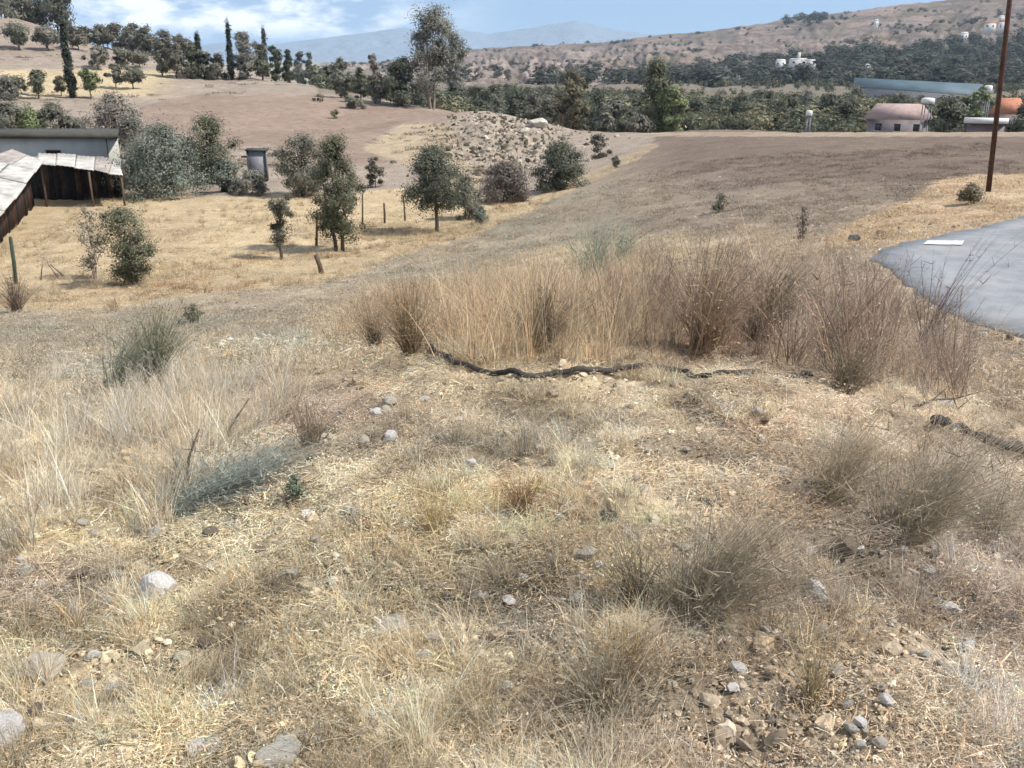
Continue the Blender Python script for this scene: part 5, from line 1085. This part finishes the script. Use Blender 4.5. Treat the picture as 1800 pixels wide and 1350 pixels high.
aw = empty('awning_shelter', (x, y, g_), 'flat bright white awning roof beyond the crest left of the pole', 'shelter', None, -float(a)); w_ = 62 * r / F
MB().box((0, 0, z1), (w_, 2.2, 0.5)).build('roof', M_WHITE, aw)
for sx_ in (-1, 1):
    for sy_ in (-1, 1): MB().tube([(sx_ * w_ * 0.45, sy_, -0.3), (sx_ * w_ * 0.45, sy_, z1 - 0.25)], 0.06, 6).build('post', M_DARKROOF, aw)
MB().box((0, 1.05, z1 / 2 - 0.15), (w_ * 0.88, 0.08, z1 - 0.3)).build('wall', M_MAUVEW, aw)
def tank(px, py0, py1, pyb, wpx, r, label):
    a, _ = azel(px, py0); x, y = r * math.sin(a), r * math.cos(a); g_ = float(H(x, y)[0]); zt, zb, zf = [EYE + r * float(azel(px, q)[1]) - g_ for q in (py0, py1, pyb)]; w_ = wpx * r / F / 2
    o_ = empty('water_tank', (x, y, g_), label, 'water tank')
    m_ = MB(); m_.tube([(0, 0, zb), (0, 0, zb + .05), (0, 0, zt - 0.1), (0, 0, zt)], [w_ * .9, w_, w_, w_ * .7], 12); m_.build('tank', M_WHITE, o_)
    for sx_, sy_ in ((-1, -1), (1, -1), (1, 1), (-1, 1)): MB().tube([(sx_ * w_ * .6, sy_ * w_ * .6, -0.3), (sx_ * w_ * .5, sy_ * w_ * .5, zb)], 0.07, 4).build('leg', M_PALEP, o_)
    MB().box((0, 0, zb - 0.06), (w_ * 1.7, w_ * 1.7, 0.1)).build('platform', M_PALEP, o_)
tank(1632, 172, 182, 205, 20, 152, 'white water tank on a stand at the right end of the pink roof')
tank(1738, 150, 162, 200, 12, 158, 'white water tank on a tall stand left of the orange roof')
tank(1423, 194, 203, 226, 10, 128, 'small white tank on a thin stand standing alone beyond the crest')
# long shed with blue-green roof
r = 330; aL, aR = [float(azel(q, 150)[0]) for q in (1500, 1728)]
pl, pr_ = Vector((r * math.sin(aL), r * math.cos(aL), 0)), Vector((r * 0.93 * math.sin(aR), r * 0.93 * math.cos(aR), 0))
zL, zR = EYE + r * float(azel(1500, 137)[1]), EYE + r * .93 * float(azel(1728, 149)[1]); mid_ = (pl + pr_) / 2; gm = float(H(mid_.x, mid_.y)[0])
wh = empty('long_farm_shed', (mid_.x, mid_.y, gm), 'very long low shed with a blue-green roof far in the valley', 'shed')
def W3(v, z, b_=0): n_ = Vector((v.x, v.y, 0)).normalized(); return (v.x - mid_.x + n_.x * b_, v.y - mid_.y + n_.y * b_, z - gm)
MB().hexa([W3(pl, zL - 2.6), W3(pr_, zR - 3.0), W3(pr_, zR - 3.0, 8), W3(pl, zL - 2.6, 8), W3(pl, zL - 2.5), W3(pr_, zR - 2.9), W3(pr_, zR, 8), W3(pl, zL, 8)]).build('roof', M_TEAL, wh)
MB().hexa([W3(pl, gm - 1, .3), W3(pr_, gm - 1, .3), W3(pr_, gm - 1, 7.7), W3(pl, gm - 1, 7.7), W3(pl, zL - 2.62, .3), W3(pr_, zR - 3.02, .3), W3(pr_, zR - 3.02, 7.7), W3(pl, zL - 2.62, 7.7)]).build('wall', M_PALEP, wh)
# houses on the hillside
HP = proj(hx, hy, hz)
def hillat(px, py):
    d_ = (HP[0] - px) ** 2 + (HP[1] - py) ** 2; d_[150:] = 1e9; i, j = np.unravel_index(np.argmin(d_), d_.shape); return Vector((hx[i, j], hy[i, j], hz[i, j]))
def farhouse(px, py, w, h_, label, roofm=None, tower=False):
    p = hillat(px, py); r = math.hypot(p.x, p.y); k_ = r / F; p = p + Vector((0, 0, 3)); root = empty('hillside_house', p, label, 'house', None, -math.atan2(p.x, p.y)); w_, hh = w * k_, h_ * k_
    MB().box((0, 0, hh / 2 - 3), (w_, w_ * 0.6, hh + 6)).build('wall', M_WHITE, root)
    hip(MB(), w_ * 1.08, w_ * 0.68, hh + 0.01, hh * 0.3, 0.3).build('roof', roofm or M_WHITE, root)
    for i in (-1, 1): MB().box((i * w_ * 0.25, -w_ * 0.3 - 0.05, hh * 0.5), (w_ * 0.12, 0.2, hh * 0.35)).build('window', M_GLASS, root)
    if tower: MB().box((0, 0, hh * 1.6), (w_ * 0.16, w_ * 0.16, hh * 1.6)).build('tower', M_WHITE, root)
farhouse(1404, 122, 30, 8, 'white villa with a tower on the wooded hillside', tower=True)
farhouse(1372, 124, 16, 8, 'low white house left of the villa with the tower')
farhouse(1425, 124, 14, 8, 'low white house right of the villa with the tower')
farhouse(1695, 74, 11, 8, 'small white house alone on the upper slope left of the pole')
farhouse(1761, 60, 11, 12, 'white house on the slope just left of the pole', M_ORANGE)
farhouse(1759, 42, 8, 6, 'tiny white house above the one left of the pole')
farhouse(1738, 56, 16, 8, 'reddish roofed house left of the white ones on the slope', M_ORANGE)
farhouse(1525, 130, 8, 6, 'tiny pale house at the left end of the blue-green roof')
farhouse(1538, 52, 6, 9, 'tiny white hut high on the brown hill')
# pale tracks on the hill foot
M_TRACK = simple('pale_dirt_track', (0.42, 0.38, 0.32), 0.95, 0.15, 0.3)
def hilltrack(img, w):
    P_ = [hillat(a, b_) for a, b_ in img]; m_ = MB(); vs = []
    for p in P_: r = math.hypot(p.x, p.y); n_ = Vector((p.x, p.y, 0)).normalized(); vs += [tuple(p + Vector((0, 0, 1.2)) - n_ * w / 2), tuple(p + Vector((0, 0, 1.8)) + n_ * w / 2)]
    m_.add(vs, [(2 * i, 2 * i + 1, 2 * i + 3, 2 * i + 2) for i in range(len(P_) - 1)]); m_.build('dirt_track', M_TRACK)['kind'] = 'structure'
hilltrack([(1530 + i * 12, 117 - 0.3 * i) for i in range(11)], 14)
hilltrack([(1300 + i * 14, 143 - i * 0.6) for i in range(12)], 8)
